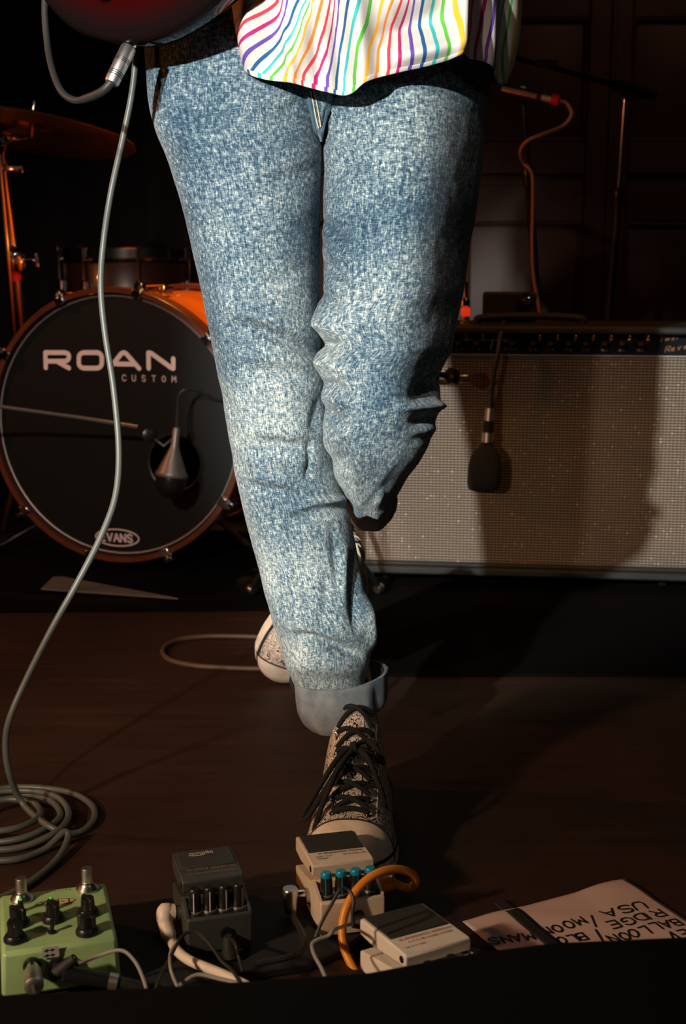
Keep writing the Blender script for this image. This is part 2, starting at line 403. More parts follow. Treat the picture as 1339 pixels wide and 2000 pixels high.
def ribbon(mb, pts2, width, o, ex, ey, lift):
    """flat stroke with round joints in the plane (o, ex, ey)"""
    nz_ = ex.cross(ey).normalized()
    def W(p): return o + ex * p[0] + ey * p[1] + nz_ * (lift + (len(mb.f) % 120) * 2.5e-6)   # strokes lie over one another
    hw = width / 2
    for a, b in zip(pts2[:-1], pts2[1:]):
        a = Vector(a); b = Vector(b); d = b - a
        if d.length < 1e-9: continue
        q = Vector((-d.y, d.x)).normalized() * hw
        mb.add([W(a + q), W(a - q), W(b - q), W(b + q)], [(0, 1, 2, 3)])
    for p in pts2:
        mb.add([W((p[0] + hw * math.cos(k * PI / 4), p[1] + hw * math.sin(k * PI / 4))) for k in range(8)], [tuple(range(8))])
def text_width(t): return sum(ADV.get(c, .9) for c in t) - .2
def text(mb, t, o, ex, ey, h, stroke, lift=0.0004, fit=None, wob=0.0):
    """o = start of the baseline; ex, ey = unit vectors of reading direction and letter tops"""
    sx = h if fit is None else fit / text_width(t)
    x = 0.0; rnd = random.Random(t)
    for c in t:
        dx = rnd.uniform(-wob, wob); dy = rnd.uniform(-wob, wob); sh = rnd.uniform(-wob, wob)
        for pl in FONT[c]:
            ribbon(mb, [((x + p[0] + dx + sh * p[1]) * sx, (p[1] + dy) * h) for p in pl], stroke, o, ex, ey, lift)
        x += ADV.get(c, .9)

# ================================================================== THE SETTING
struct(MB().box((0.2, 2.9, -0.03), (7.0, 4.4, 0.06)).build('floor', 'stage_floor'))

# panelled wooden wall behind the amplifier
WY = 4.7
wall = struct(MB().box((1.15, WY + 0.05, 1.2), (3.1, 0.1, 2.4)).build('wall_back', 'wood_wall'))
wall_cols = [0.085, 0.645, 1.21, 1.775, 2.34]
def wpart(name, c, s, bev=0.006):
    return MB().box(c, s).build(name, 'wood_wall', wall, bevel=bev)
edges = [-0.4] + [(a + b) / 2 for a, b in zip(wall_cols[:-1], wall_cols[1:])] + [2.70]
for i, x in enumerate(edges):
    wpart('stile', (x, WY - 0.012, 1.2), (0.15 if 0 < i < 5 else 0.12, 0.024, 2.4))
    if 0 < i < 5: wpart('joint_bead', (x + 0.01, WY - 0.027, 1.2), (0.02, 0.016, 2.4), 0.004)
for z, hh in ((0.08, 0.16), (0.885, 0.13), (1.04, 0.11), (1.57, 0.12), (2.25, 0.3)):
    for i in range(5):
        x0, x1 = edges[i] + 0.076, edges[i + 1] - 0.076
        wpart('rail', ((x0 + x1) / 2, WY - 0.010, z), (x1 - x0, 0.020, hh), 0.004)
for (z0, z1) in ((0.16, 0.82), (1.095, 1.51), (1.63, 2.1)):
    for i in range(5):
        x0, x1 = edges[i] + 0.076, edges[i + 1] - 0.076
        b = MB(); e = 0.02; q = 0.055
        o1 = [(x0 + e, WY, z0 + e), (x1 - e, WY, z0 + e), (x1 - e, WY, z1 - e), (x0 + e, WY, z1 - e)]
        o2 = [(x0 + q, WY - 0.014, z0 + q), (x1 - q, WY - 0.014, z0 + q), (x1 - q, WY - 0.014, z1 - q), (x0 + q, WY - 0.014, z1 - q)]
        b.add(o1 + o2, [(0, 1, 5, 4), (1, 2, 6, 5), (2, 3, 7, 6), (3, 0, 4, 7), (4, 5, 6, 7)])
        b.build('wall_panel', 'wood_wall', wall)
        mb = MB(); r = 0.007
        P = [Vector((x0 + 0.006, WY - 0.012, z0 + 0.006)), Vector((x1 - 0.006, WY - 0.012, z0 + 0.006)), Vector((x1 - 0.006, WY - 0.012, z1 - 0.006)), Vector((x0 + 0.006, WY - 0.012, z1 - 0.006))]
        for k in range(4): mb.tube([P[k], P[(k + 1) % 4]], r, 6)
        mb.build('panel_moulding', 'wood_wall', wall)

# black stage drape behind the drums
rows = []
for z in (0.02, 0.8, 1.6, 2.5):
    r = []
    for i in range(180):
        x = -3.2 + i / 179 * 3.0
        r.append((x, 4.45 + 0.05 * math.sin(x * 34 + 1.2 * math.sin(x * 7)) * (0.7 + 0.12 * z), z))
    rows.append(r)
tag(MB().grid(rows).build('stage_curtain', 'curtain', solid=0.004), 'black stage curtain hanging in folds behind the drum kit', 'curtain')

# dark mats under the drums and in front of the amplifier
def slab(name, pts, z, material, bev=0.002, solidh=0.006):
    return MB().prism([(p[0], p[1], z) for p in pts], (0, 0, solidh)).build(name, material, bevel=bev)
tag(slab('rug', [(-1.7, 2.42), (-0.02, 2.47), (-0.02, 4.3), (-1.7, 4.3)], 0.0005, 'rug'), 'black rug spread under the bass drum', 'rug')
tag(slab('floor_mat', [(0.0, 2.05), (1.5, 2.06), (1.5, 3.3), (0.0, 3.3)], 0.0005, 'rug'), 'black floor mat lying under the guitar amplifier', 'mat')
q = [on(80, 1152, 0.008), on(104, 1129, 0.008), on(124, 1129, 0.008), on(348, 1171, 0.008)]  # lit part of the drum rug, laid as its own grey piece
tag(slab('lit_rug_patch', q, 0.0075, 'rug_lit', 0.0008, 0.004), 'lit patch of rug as a thin grey sheet below the bass drum', 'carpet')

# black painted lip along the front of the stage (nearest the camera, out of focus)
ZL = 0.145
lip = [on(-260, 1951, ZL), on(330, 1921, ZL), on(720, 1894, ZL), on(920, 1856, ZL), on(1080, 1836, ZL), on(1620, 1812, ZL)]
pl = [Vector((p.x, p.y, 0)) for p in lip]
out = [(p.x, p.y, 0.0) for p in pl] + [(0.8, 0.80, 0.0), (-0.8, 0.80, 0.0)]
struct(MB().prism(out, (0, 0, ZL)).build('trim_1', 'black_paint', bevel=0.006))

# ================================================================== DRUMS
YAW = math.radians(16)
DN = Vector((-math.sin(YAW), -math.cos(YAW), 0)); DX = Vector((math.cos(YAW), -math.sin(YAW), 0)); DZ = Vector((0, 0, 1))
DR = 0.302
DC = at(228, 842, 2.80); DC.z = max(DC.z, DR + 0.0245)
drum = thing('bass_drum', 'bass drum with amber shell, black front head lettered ROAN and chrome claws', 'bass drum', (DC.x, DC.y, 0))
def D(o): return adopt(drum, o)
def dpt(r, a, d=0.0):
    return DC + (DX * math.cos(a) + DZ * math.sin(a)) * r - DN * d
DEPTH = 0.44
mb = MB(); n = 72
rows = [[dpt(r, 2 * PI * k / n, d) for k in range(n)] for r, d in ((DR - 0.022, 0.03), (DR - 0.016, 0.03), (DR - 0.016, DEPTH - 0.03), (DR - 0.03, DEPTH - 0.03))]
D(mb.grid(rows, True).build('shell', 'drum_shell'))
for d0, nm in ((-0.018, 'front_hoop'), (DEPTH - 0.032, 'rear_hoop')):
    mb = MB(); pr = [(DR - 0.012, d0), (DR - 0.001, d0), (DR, d0 + 0.002), (DR, d0 + 0.048), (DR - 0.012, d0 + 0.05), (DR - 0.012, d0)]
    D(mb.grid([[dpt(r, 2 * PI * k / n, d) for k in range(n)] for r, d in pr], True).build(nm, 'drum_hoop', smooth=50))
# front head with an off-centre port
PORT = onplane(343, 903, DC, DN); pv = PORT - DC; pc = (pv.dot(DX), pv.z); PR = 0.062
bm = bmesh.new()
ring1 = [bm.verts.new(dpt(DR - 0.0125, 2 * PI * k / n, -0.002)) for k in range(n)]
ring2 = [bm.verts.new(DC + DX * (pc[0] + PR * math.cos(2 * PI * k / 32)) + DZ * (pc[1] + PR * math.sin(2 * PI * k / 32)) + DN * 0.002) for k in range(32)]
es = [bm.edges.new((r[k], r[(k + 1) % len(r)])) for r in (ring1, ring2) for k in range(len(r))]
bmesh.ops.triangle_fill(bm, edges=es, use_beauty=True)
me = bpy.data.meshes.new('front_head'); bm.to_mesh(me); bm.free(); me.materials.append(MATS['drum_head'])
head = bpy.data.objects.new('front_head', me); col.objects.link(head); D(head)
mb = MB().tube([DC + DX * (pc[0] + PR * math.cos(2 * PI * k / 40)) + DZ * (pc[1] + PR * math.sin(2 * PI * k / 40)) + DN * 0.003 for k in range(40)], 0.0035, 6, closed=True)
D(mb.build('port_ring', 'black_plastic'))
D(MB().tube([dpt(DR - 0.019, 2 * PI * k / n, -0.003) for k in range(n)], 0.0022, 6, closed=True).build('head_rim', 'silver_trim'))
D(MB().lathe([(DR - 0.03, DEPTH - 0.05), (DR - 0.03, DEPTH - 0.045)], DC, -DN, 48).build('rear_head', 'drum_head'))
# lettering on the head (strokes read off the emblem, laid in the plane of the head)
def headpt(cx, cy):
    p = onplane(60 + cx / 4.463, 670 + cy / 4.463, DC + DN * 0.003, DN) - DC
    return (p.dot(DX), p.z)
def rrect(x0, x1, y0, y1, r):
    P = []
    for cx, cy, a0 in ((x1 - r, y0 + r, -90), (x1 - r, y1 - r, 0), (x0 + r, y1 - r, 90), (x0 + r, y0 + r, 180)):
        P += [(cx + r * math.cos(math.radians(a0 + k * 18)), cy + r * math.sin(math.radians(a0 + k * 18))) for k in range(6)]
    return P + [P[0]]
LET = [[(132, 216), (128, 83), (295, 83), (325, 92), (334, 110), (332, 135), (318, 152), (295, 158), (150, 158)], [(232, 162), (334, 218)],
       rrect(420, 620, 83, 219, 45),
       [(694, 214), (790, 92), (812, 82), (832, 92), (946, 222)], [(748, 182), (900, 184)],
       [(1028, 220), (1026, 84), (1050, 88), (1222, 214), (1243, 222), (1242, 136)]]
mb = MB(); sw = 40 / 4.463 * 2.9 / FPX
for st in LET: ribbon(mb, [headpt(*p) for p in st], sw, DC, DX, DZ, 0.0034)
D(mb.build('head_lettering', 'white_print'))['label'] = 'white ROAN lettering'
mb = MB()
a = headpt(800, 328); b = headpt(1262, 328)
for i, ch in enumerate('CUSTOM'):
    x = a[0] + (b[0] - a[0]) * i / 5.35
    text(mb, ch, DC + DX * x + DZ * a[1], DX, DZ, 0.0125, 0.0022, 0.0034)
D(mb.build('small_lettering', 'grey_print'))['label'] = 'small grey CUSTOM lettering'
def hp2(px, py):
    p = onplane(px, py, DC + DN * 0.003, DN) - DC; return (p.dot(DX), p.z)
c0 = hp2(229, 1050); mb = MB()
rx = abs(hp2(271, 1050)[0] - c0[0]); rz_ = abs(hp2(229, 1066)[1] - c0[1])
ribbon(mb, [(c0[0] + rx * math.cos(k * PI / 24), c0[1] + rz_ * math.sin(k * PI / 24)) for k in range(49)], 0.0034, DC, DX, DZ, 0.0034)
text(mb, 'EVANS', DC + DX * (c0[0] - rx * 0.78) + DZ * (c0[1] - 0.0085), DX, DZ, 0.017, 0.0042, 0.0034, fit=rx * 1.5)
D(mb.build('oval_emblem', 'grey_print'))['label'] = 'grey oval EVANS emblem'
# claws with tension rods and lugs
for k in range(10):
    a = math.radians(77 + 36 * k)
    e = (DX * math.cos(a) + DZ * math.sin(a)); tdir = -DX * math.sin(a) + DZ * math.cos(a)
    M = Matrix((tdir, -DN, e)).transposed()
    mb = MB()
    mb.box(DC + e * (DR + 0.002) + DN * 0.004, (0.026, 0.034, 0.008), M)
    mb.box(DC + e * (DR - 0.007) + DN * 0.0215, (0.022, 0.006, 0.018), M)
    mb.box(DC + e * (DR + 0.010) + DN * 0.004, (0.014, 0.022, 0.014), M)
    cl = D(mb.build('claw', 'chrome', bevel=0.002))
    mb = MB(); p = DC + e * (DR + 0.011)
    mb.tube([p + DN * 0.030, p + DN * 0.020], 0.0055, 8); mb.tube([p + DN * 0.024, p - DN * 0.11], 0.0028, 8)
    t = mb.build('tension_rod', 'chrome'); adopt(cl, t)
    if k in (0, 1, 9, 8):
        mb = MB().box(DC + e * (DR - 0.004) - DN * 0.13, (0.018, 0.05, 0.022), M)
        D(mb.build('lug', 'chrome', bevel=0.004))
for sgn in (-1, 1):
    p = DC + DX * sgn * 0.20 - DZ * 0.22 - DN * 0.10
    q = Vector((p.x, p.y, 0.0)) + DX * sgn * 0.16 + DN * 0.06 + DZ * 0.012
    D(MB().tube([p, q], [0.008, 0.006], 8).build('spur', 'chrome'))

# floor tom behind the bass drum
TC = at(258, 490, 3.62); TR = 0.196
tom = thing('floor_tom', 'dark wooden floor tom with chrome hoop behind the bass drum', 'drum', (TC.x, TC.y, 0))
def T(o): return adopt(tom, o)
T(MB().lathe([(TR - 0.012, TC.z - 0.36), (TR - 0.008, TC.z - 0.355), (TR - 0.008, TC.z - 0.025), (TR - 0.012, TC.z - 0.02)], (TC.x, TC.y, 0), n=48).build('shell', 'drum_shell_dark'))
for z in (TC.z, TC.z - 0.345):
    mb = MB(); pr = [(TR - 0.004, z - 0.028), (TR + 0.006, z - 0.028), (TR - 0.002, z - 0.02), (TR - 0.002, z + 0.004), (TR + 0.005, z + 0.006), (TR - 0.004, z + 0.007), (TR - 0.004, z - 0.028)]
    mb.grid([[(TC.x + r * math.cos(2 * PI * k / 48), TC.y + r * math.sin(2 * PI * k / 48), zz) for k in range(48)] for r, zz in pr], True)
    T(mb.build('hoop', 'chrome'))
T(MB().lathe([(TR - 0.006, TC.z - 0.004), (TR - 0.006, TC.z - 0.002)], (TC.x, TC.y, 0), n=48).build('drum_head', 'drum_head'))
for k in range(8):
    a = 2 * PI * (k + 0.3) / 8; e = Vector((math.cos(a), math.sin(a), 0)); p = Vector((TC.x, TC.y, 0)) + e * TR
    mb = MB(); mb.tube([p + e * 0.004 + DZ * (TC.z - 0.09), p + e * 0.004 + DZ * (TC.z + 0.012)], 0.003, 8)
    mb.lathe([(0.004, 0), (0.010, 0.006), (0.010, 0.034), (0.004, 0.04)], p + e * 0.0 + DZ * (TC.z - 0.115), n=12)
    mb.tube([p + e * 0.006 + DZ * (TC.z + 0.002), p + e * 0.006 + DZ * (TC.z + 0.016)], 0.0055, 8)
    T(mb.build('lug', 'chrome'))
for k in range(3):
    a = 2 * PI * k / 3 + 0.5; e = Vector((math.cos(a), math.sin(a), 0)); p = Vector((TC.x, TC.y, 0)) + e * (TR + 0.014)
    T(MB().tube([p + DZ * (TC.z - 0.1), p + DZ * 0.05, p + e * 0.03 + DZ * 0.012], 0.005, 8).build('leg', 'chrome'))

# crash cymbal seen from below, with its stand
CC = at(62, 247, 3.02)
cn = Vector((0.13, 0.13, 1)).normalized()
cy = MB(); CR = 0.235
cy.lathe([(0.006, 0.028), (0.02, 0.026), (0.034, 0.012), (0.045, 0.004), (CR * 0.6, -0.004), (CR, -0.012), (CR + 0.002, -0.014), (CR, -0.017), (CR * 0.6, -0.0065), (0.045, 0.0012), (0.034, 0.009), (0.02, 0.023), (0.006, 0.025)], CC, cn, 64)
cym = tag(cy.build('cymbal', 'brass', smooth=60), 'tilted bronze crash cymbal seen from below above the bass drum', 'cymbal')
st = thing('cymbal_stand', 'chrome double-tube cymbal stand left of the bass drum', 'cymbal stand', at(36, 1100, 3.30) * 1)
st.location.z = 0
S0 = at(4, 300, 3.16)
def ST(o): return adopt(st, o)
b0 = at(40, 640, 3.30); axis_ = (S0 - b0).normalized()
foot = b0 - axis_ * ((b0.z - 0.10) / axis_.z)
st.location = (foot.x, foot.y, 0)
ST(MB().tube([foot, S0], 0.0125, 12).build('lower_tube', 'chrome'))
p2 = at(-2, 300, 3.10); q2 = at(27, 652, 3.26)
ST(MB().tube([p2, q2], 0.0075, 10).build('side_tube', 'chrome'))
top = CC - cn * 0.002
ST(MB().tube([S0, at(14, 270, 3.08), top - cn * 0.02, top + cn * 0.06], [0.008, 0.008, 0.006, 0.003], 10).build('boom', 'chrome'))
mb = MB(); p = at(26, 330, 3.16); mb.tube([at(8, 331, 3.16), at(46, 333, 3.14)], 0.006, 8); mb.box(p, (0.05, 0.02, 0.014)); ST(mb.build('wing_nut', 'chrome', bevel=0.003))
mb = MB(); p = at(33, 508, 3.22); mb.lathe([(0.017, -0.025), (0.02, -0.02), (0.02, 0.02), (0.017, 0.025)], p, axis_, 14); mb.tube([p, p + Vector((0.05, -0.02, 0))], 0.006, 8); mb.box(p + Vector((0.055, -0.02, 0)), (0.008, 0.014, 0.034)); ST(mb.build('clamp', 'chrome', bevel=0.002))
mb = MB(); p = at(5, 268, 3.05); mb.lathe([(0.004, -0.02), (0.016, -0.012), (0.018, 0.0), (0.016, 0.012), (0.004, 0.02)], p, (0.2, 0, 1), 14); ST(mb.build('tilter', 'chrome'))
ST(MB().lathe([(0.0135, -0.008), (0.0135, 0.008)], at(31, 540, 3.235), axis_, 14).build('band', 'red_ring'))
for k in range(3):
    a = 2 * PI * k / 3 + 0.4; e = Vector((math.cos(a), math.sin(a), 0)); base = Vector((foot.x, foot.y, 0))
    ST(MB().tube([base + DZ * 0.30 + e * 0.012, base + e * 0.26 + DZ * 0.012], 0.007, 8).build('leg', 'chrome'))
ST(MB().tube([foot, Vector((foot.x, foot.y, 0.04))], 0.012, 10).build('foot_tube', 'chrome'))

# kick drum microphone on a boom, its stand out of frame on the left
KY = 2.66
kp = [at(-420, 742, 2.45), at(0, 794, 2.60), at(150, 815, 2.63), at(268, 834, KY)]
ks = thing('boom_stand', 'black boom arm reaching from the left across the bass drum head', 'microphone stand', (kp[0].x, kp[0].y, 0.007))
def K(o): return adopt(ks, o)
K(MB().tube(kp, 0.0042, 8).build('boom_arm', 'mic_grey'))
p = at(292, 850, KY); K(MB().lathe([(0.010, -0.007), (0.0155, -0.005), (0.0155, 0.005), (0.010, 0.007)], p, (0.3, -1, 0.1), 16).build('swivel', 'black_metal'))
K(MB().tube([p, at(320, 872, KY), at(345, 850, KY)], 0.0045, 8).build('clip', 'black_plastic'))
K(MB().tube([kp[0] + Vector((0, 0, 0.04)), Vector((kp[0].x, kp[0].y, 0.027))], 0.009, 10).build('pole', 'black_metal'))
K(MB().lathe([(0.12, 0), (0.12, 0.012), (0.02, 0.02), (0.012, 0.03)], (kp[0].x, kp[0].y, 0.007), n=32).build('round_base', 'black_metal'))
mic = thing('kick_microphone', 'silver egg-shaped microphone hanging at the bass drum port', 'microphone', at(338, 900, KY))
def KM(o): return adopt(mic, o)
ma = (at(333, 945, KY - 0.01) - at(345, 835, KY)).normalized(); mo = at(345, 835, KY)
KM(MB().lathe([(0.006, 0.0), (0.008, 0.004), (0.0085, 0.035), (0.011, 0.045), (0.030, 0.09), (0.032, 0.097)], mo, ma, 24).build('body', 'mic_grey'))
KM(MB().lathe([(0.032, 0.097), (0.0335, 0.104), (0.032, 0.122), (0.024, 0.14), (0.012, 0.148), (0.001, 0.15)], mo, ma, 24).build('grille', 'black_metal'))
KM(MB().lathe([(0.0335, 0.094), (0.0345, 0.096), (0.0345, 0.101), (0.0335, 0.103)], mo, ma, 24).build('ring', 'mic_grey'))
KM(MB().tube(spline([mo + ma * 0.002, at(347, 800, KY + 0.005), at(350, 772, KY), at(362, 762, KY), at(385, 764, KY + 0.02), at(420, 780, KY + 0.05), at(470, 790, KY + 0.1)]), 0.0032, 6).build('cable', 'cable_black'))

# ================================================================== AMPLIFIER
AZ0 = 0.045
A0 = on(672, 1103, AZ0); A1 = on(1385, 1122.5, AZ0)
ax = (A1 - A0); AW = ax.length; ax.normalize(); an = Vector((ax.y, -ax.x, 0)).normalized()   # an faces the camera
if an.y > 0: an = -an
amp = thing('guitar_amplifier', 'black guitar combo amplifier with sparkling silver-brown grille cloth', 'amplifier',
            ((A0.x + A1.x) / 2, (A0.y + A1.y) / 2, 0), math.atan2(ax.y, ax.x))
# local frame: x along the front, -y towards the camera, z up; the front face lies at y = 0
bpy.context.view_layer.update()
Minv = amp.matrix_world.inverted()
def aloc(px, py, y=0.0):
    p0 = amp.matrix_world @ Vector((0, y, 0)); return Minv @ onplane(px, py, p0, an)
ZG0 = AZ0 + 0.012; ZG1 = aloc(1100, 695).z; ZP1 = aloc(1100, 654).z; ZT = ZP1 + 0.018; HW = AW / 2; DP = 0.25
mb = MB()
for s in (-1, 1): mb.box((s * (HW - 0.009), DP / 2 - 0.012, (AZ0 - 0.012 + ZT) / 2), (0.018, DP + 0.024, ZT - AZ0 + 0.012))
mb.box((0, DP / 2 - 0.012, ZT - 0.008), (AW - 0.036, DP + 0.024, 0.016)); mb.box((0, DP / 2 - 0.012, AZ0 - 0.003), (AW - 0.036, DP + 0.024, 0.018))
mb.box((0, DP - 0.01, (AZ0 + ZT) / 2), (AW - 0.036, 0.02, ZT - AZ0 - 0.02))
mb.build('cabinet', 'tolex', amp, bevel=0.005)
MB().box((0, 0.004, (ZG0 + ZG1) / 2), (AW - 0.040, 0.012, ZG1 - ZG0)).build('grille', 'grille_cloth', amp, bevel=0.003)['label'] = 'woven silver-brown grille cloth'
MB().box((0, -0.0035, ZG1 + 0.001), (AW - 0.04, 0.006, 0.004)).build('trim_strip', 'silver_trim', amp, bevel=0.001)
MB().box((0, -0.004, ZG0 - 0.003), (AW - 0.04, 0.02, 0.010)).build('bottom_ledge', 'tolex', amp, bevel=0.004)
# sloping control panel
b0 = Vector((0, -0.004, ZG1 + 0.004)); b1 = Vector((0, 0.026, ZP1))
pn = Vector((0, -(b1.z - b0.z), (b1.y - b0.y))).normalized()
mb = MB(); hx = HW - 0.02
mb.add([(-hx, b0.y, b0.z), (hx, b0.y, b0.z), (hx, b1.y, b1.z), (-hx, b1.y, b1.z), (-hx, 0.1, b0.z), (hx, 0.1, b0.z), (hx, 0.1, b1.z), (-hx, 0.1, b1.z)],
       [(0, 1, 2, 3), (4, 7, 6, 5), (0, 3, 7, 4), (1, 5, 6, 2), (3, 2, 6, 7), (0, 4, 5, 1)])
panel = mb.build('control_panel', 'black_plastic', amp, bevel=0.001)
def ppt(px, f): 
    x = aloc(px, 675).x; q = b0 + (b1 - b0) * f; return Vector((x, q.y, q.z))
kn = MB().lathe([(0.0125, 0), (0.0125, 0.002), (0.0085, 0.004), (0.0075, 0.014), (0.006, 0.0155), (0.001, 0.0155)], (0, 0, 0), (0, 0, 1), 16)
k0 = None
rotq = pn.to_track_quat('Z', 'Y')
for px in (760, 795, 830, 865, 895, 930, 1000, 1041, 1075, 1110, 1144, 1180, 1214, 1251):
    if k0 is None: k0 = kn.build('knob', 'black_metal', amp); kc0 = MB().lathe([(0.0062, 0.0150), (0.0060, 0.0162), (0.001, 0.0168)], (0, 0, 0), (0, 0, 1), 14).build('knob_cap', 'knob_glint', k0); o = k0
    else:
        o = k0.copy(); col.objects.link(o); c_ = kc0.copy(); col.objects.link(c_); c_.parent = o
    o.location = ppt(px, 0.36); o.rotation_mode = 'QUATERNION'; o.rotation_quaternion = rotq
s0 = None
sm = MB().lathe([(0.005, 0), (0.005, 0.003), (0.0028, 0.004), (0.0034, 0.013), (0.001, 0.015)], (0, 0, 0), (0, 0, 1), 10)
for px in (775, 810, 845, 880, 910, 943, 1055, 1090, 1125, 1160, 1195, 1231, 1267):
    if s0 is None: s0 = sm.build('toggle', 'knob_glint', panel); o = s0
    else: o = s0.copy(); col.objects.link(o)
    o.location = ppt(px, 0.78); o.rotation_mode = 'QUATERNION'; o.rotation_quaternion = rotq
mb = MB(); ey = (b1 - b0).normalized(); ex = Vector((1, 0, 0))
ribbon(mb, [(aloc(880, 675).x, 0.0), (aloc(1010, 675).x, 0.0)], 0.0014, b0 + (b1 - b0) * 0.66, ex, ey, 0.0005)
ribbon(mb, [(aloc(962, 675).x, 0.0), (aloc(957, 675).x, -0.022)], 0.0022, b0 + (b1 - b0) * 0.66, ex, ey, 0.0005)
for i in range(12):
    x = aloc(985 + (i % 6) * 5, 675).x; ribbon(mb, [(x, -0.004 - 0.016 * (i // 6)), (x + 0.002, -0.004 - 0.016 * (i // 6))], 0.0014, b0 + (b1 - b0) * 0.66, ex, ey, 0.0005)
mb.build('panel_print', 'grey_print', panel)
mb = MB(); o_ = b0 + (b1 - b0) * 0.62; o_.x = aloc(1287, 675).x
text(mb, 'Twin', o_, (ex * 0.98 + ey * 0.2).normalized(), (ey * 0.95 + ex * 0.3).normalized(), 0.014, 0.0016, 0.0006)
o_ = b0 + (b1 - b0) * 0.12; o_.x = aloc(1298, 675).x
text(mb, 'Reverb', o_, (ex * 0.98 + ey * 0.2).normalized(), (ey * 0.95 + ex * 0.3).normalized(), 0.014, 0.0016, 0.0006)
mb.build('script_lettering', 'tan_print', panel)
# hardware: corners, handle, casters
for sx_ in (-1, 1):
    for z in (ZT - 0.012, AZ0 + 0.006):
        MB().box((sx_ * (HW - 0.012), -0.016, z), (0.034, 0.026, 0.034)).build('corner_cap', 'steel', amp, bevel=0.006)
    for y in (0.04, 0.2):
        mb = MB().lathe([(0.012, -0.009), (0.015, -0.006), (0.015, 0.006), (0.012, 0.009)], (sx_ * (HW - 0.09), y, 0.0225), (1, 0, 0), 16)
        mb.box((sx_ * (HW - 0.09), y, 0.034), (0.03, 0.03, 0.006)); mb.build('caster', 'black_metal', amp)
MB().tube(spline([(-0.11, 0.08, ZT), (-0.10, 0.08, ZT + 0.012), (0, 0.08, ZT + 0.016), (0.10, 0.08, ZT + 0.012), (0.11, 0.08, ZT)]), 0.008, 8).build('handle', 'black_rubber', amp)

# microphone dangling by its cable in front of the grille
HY = -0.035
def ap(px, py, y): return amp.matrix_world @ aloc(px, py, y)
hm = thing('hanging_microphone', 'black flat-headed microphone dangling by its cable before the amplifier grille', 'microphone', ap(945, 900, HY))
def H(o): return adopt(hm, o)
cab = [amp.matrix_world @ Vector((aloc(985, 650).x, 0.10, ZT + 0.004)), amp.matrix_world @ Vector((aloc(982, 650).x, 0.02, ZT + 0.004)), ap(978, 648, -0.02), ap(972, 690, HY), ap(962, 745, HY), ap(957, 790, HY)]
H(MB().tube(spline(cab), 0.0046, 8).build('cable', 'cable_black'))
a0, a1 = ap(958, 770, HY), ap(951, 868, HY); dv = a1 - a0
H(MB().tube([a0, a0 + dv * 0.28], [0.0055, 0.009], 12).build('strain_relief', 'cable_black'))
H(MB().tube([a0 + dv * 0.27, a0 + dv * 0.52], [0.0092, 0.0100], 16).build('connector', 'nickel_plug'))
H(MB().tube([a0 + dv * 0.52, a0 + dv * 0.76], 0.0098, 16).build('sleeve', 'black_matte'))
H(MB().tube([a0 + dv * 0.76, a0 + dv * 0.95], [0.0118, 0.0122], 16).build('silver_band', 'nickel_plug'))
wd = ax; rows = []
for f_, hw_, th in ((0.0, 0.010, 0.008), (0.06, 0.013, 0.011), (0.18, 0.024, 0.016), (0.30, 0.031, 0.019), (0.55, 0.0345, 0.021), (0.85, 0.0345, 0.021), (0.95, 0.031, 0.019), (1.0, 0.024, 0.014)):
    c_ = ap(950, 864, HY) + (ap(943, 958, HY) - ap(950, 864, HY)) * f_
    rows.append([c_ + wd * (hw_ * math.copysign(abs(math.cos(t)) ** 0.6, math.cos(t))) + an * (th * math.copysign(abs(math.sin(t)) ** 0.6, math.sin(t))) for t in [2 * PI * k / 28 for k in range(28)]])
mb = MB().grid(rows, True); mb.f.append(tuple(range(28))); mb.f.append(tuple(range(7 * 28, 8 * 28)))
H(mb.build('head', 'black_matte'))

# ================================================================== STANDS AND CABLES BEHIND
def tripod(root, base, h, spread, r, material, a0=0.3):
    for k in range(3):
        a = 2 * PI * k / 3 + a0; e = Vector((math.cos(a), math.sin(a), 0))
        o = MB().tube([base + DZ * h + e * 0.012, base + e * spread + DZ * 0.014], r, 8).build('leg', material); adopt(root, o)
        f_ = MB().lathe([(0.008, -0.012), (0.012, -0.008), (0.012, 0.006), (0.008, 0.01)], base + e * spread + DZ * 0.013, e, 10).build('rubber_foot', 'black_rubber'); adopt(o, f_)
# tall boom stand at the right, behind the amplifier
p0, p1 = at(1221, 190, 3.35), at(1188, 650, 3.35)
dr = (p1 - p0); base = p0 + dr * ((p0.z - 0.05) / -dr.z)
s1 = thing('boom_stand', 'tall microphone stand with chrome pole and black boom behind the amplifier at right', 'microphone stand', (base.x, base.y, 0))
def S1(o): return adopt(s1, o)
S1(MB().tube([base, p0 + dr * 0.42], 0.0095, 10).build('lower_pole', 'black_metal'))
S1(MB().tube([p0 + dr * 0.40, p0], 0.0062, 10).build('upper_pole', 'chrome'))
S1(MB().lathe([(0.010, -0.02), (0.013, -0.015), (0.013, 0.015), (0.010, 0.02)], p0 + dr * 0.41, dr, 12).build('clutch', 'black_plastic'))
bd = [at(1275, 187, 3.33), at(1150, 152, 3.28), at(1000, 112, 3.2)]
S1(MB().tube(bd, [0.008, 0.007, 0.006], 10).build('boom_arm', 'black_metal'))
S1(MB().tube([at(1278, 188, 3.33), at(1195, 164, 3.3)], 0.014, 12).build('counterweight', 'black_rubber'))
mb = MB().lathe([(0.012, -0.018), (0.017, -0.012), (0.017, 0.012), (0.012, 0.018)], at(1221, 178, 3.33), (0, 1, 0), 14); mb.tube([at(1222, 180, 3.32), at(1240, 192, 3.30)], 0.006, 8)
S1(mb.build('swivel', 'black_plastic'))
S1(MB().tube([at(1048, 124, 3.21), at(1088, 126, 3.22)], 0.0095, 12).build('clip', 'brass'))
tripod(s1, Vector((base.x, base.y, 0)), 0.30, 0.3, 0.006, 'black_metal')
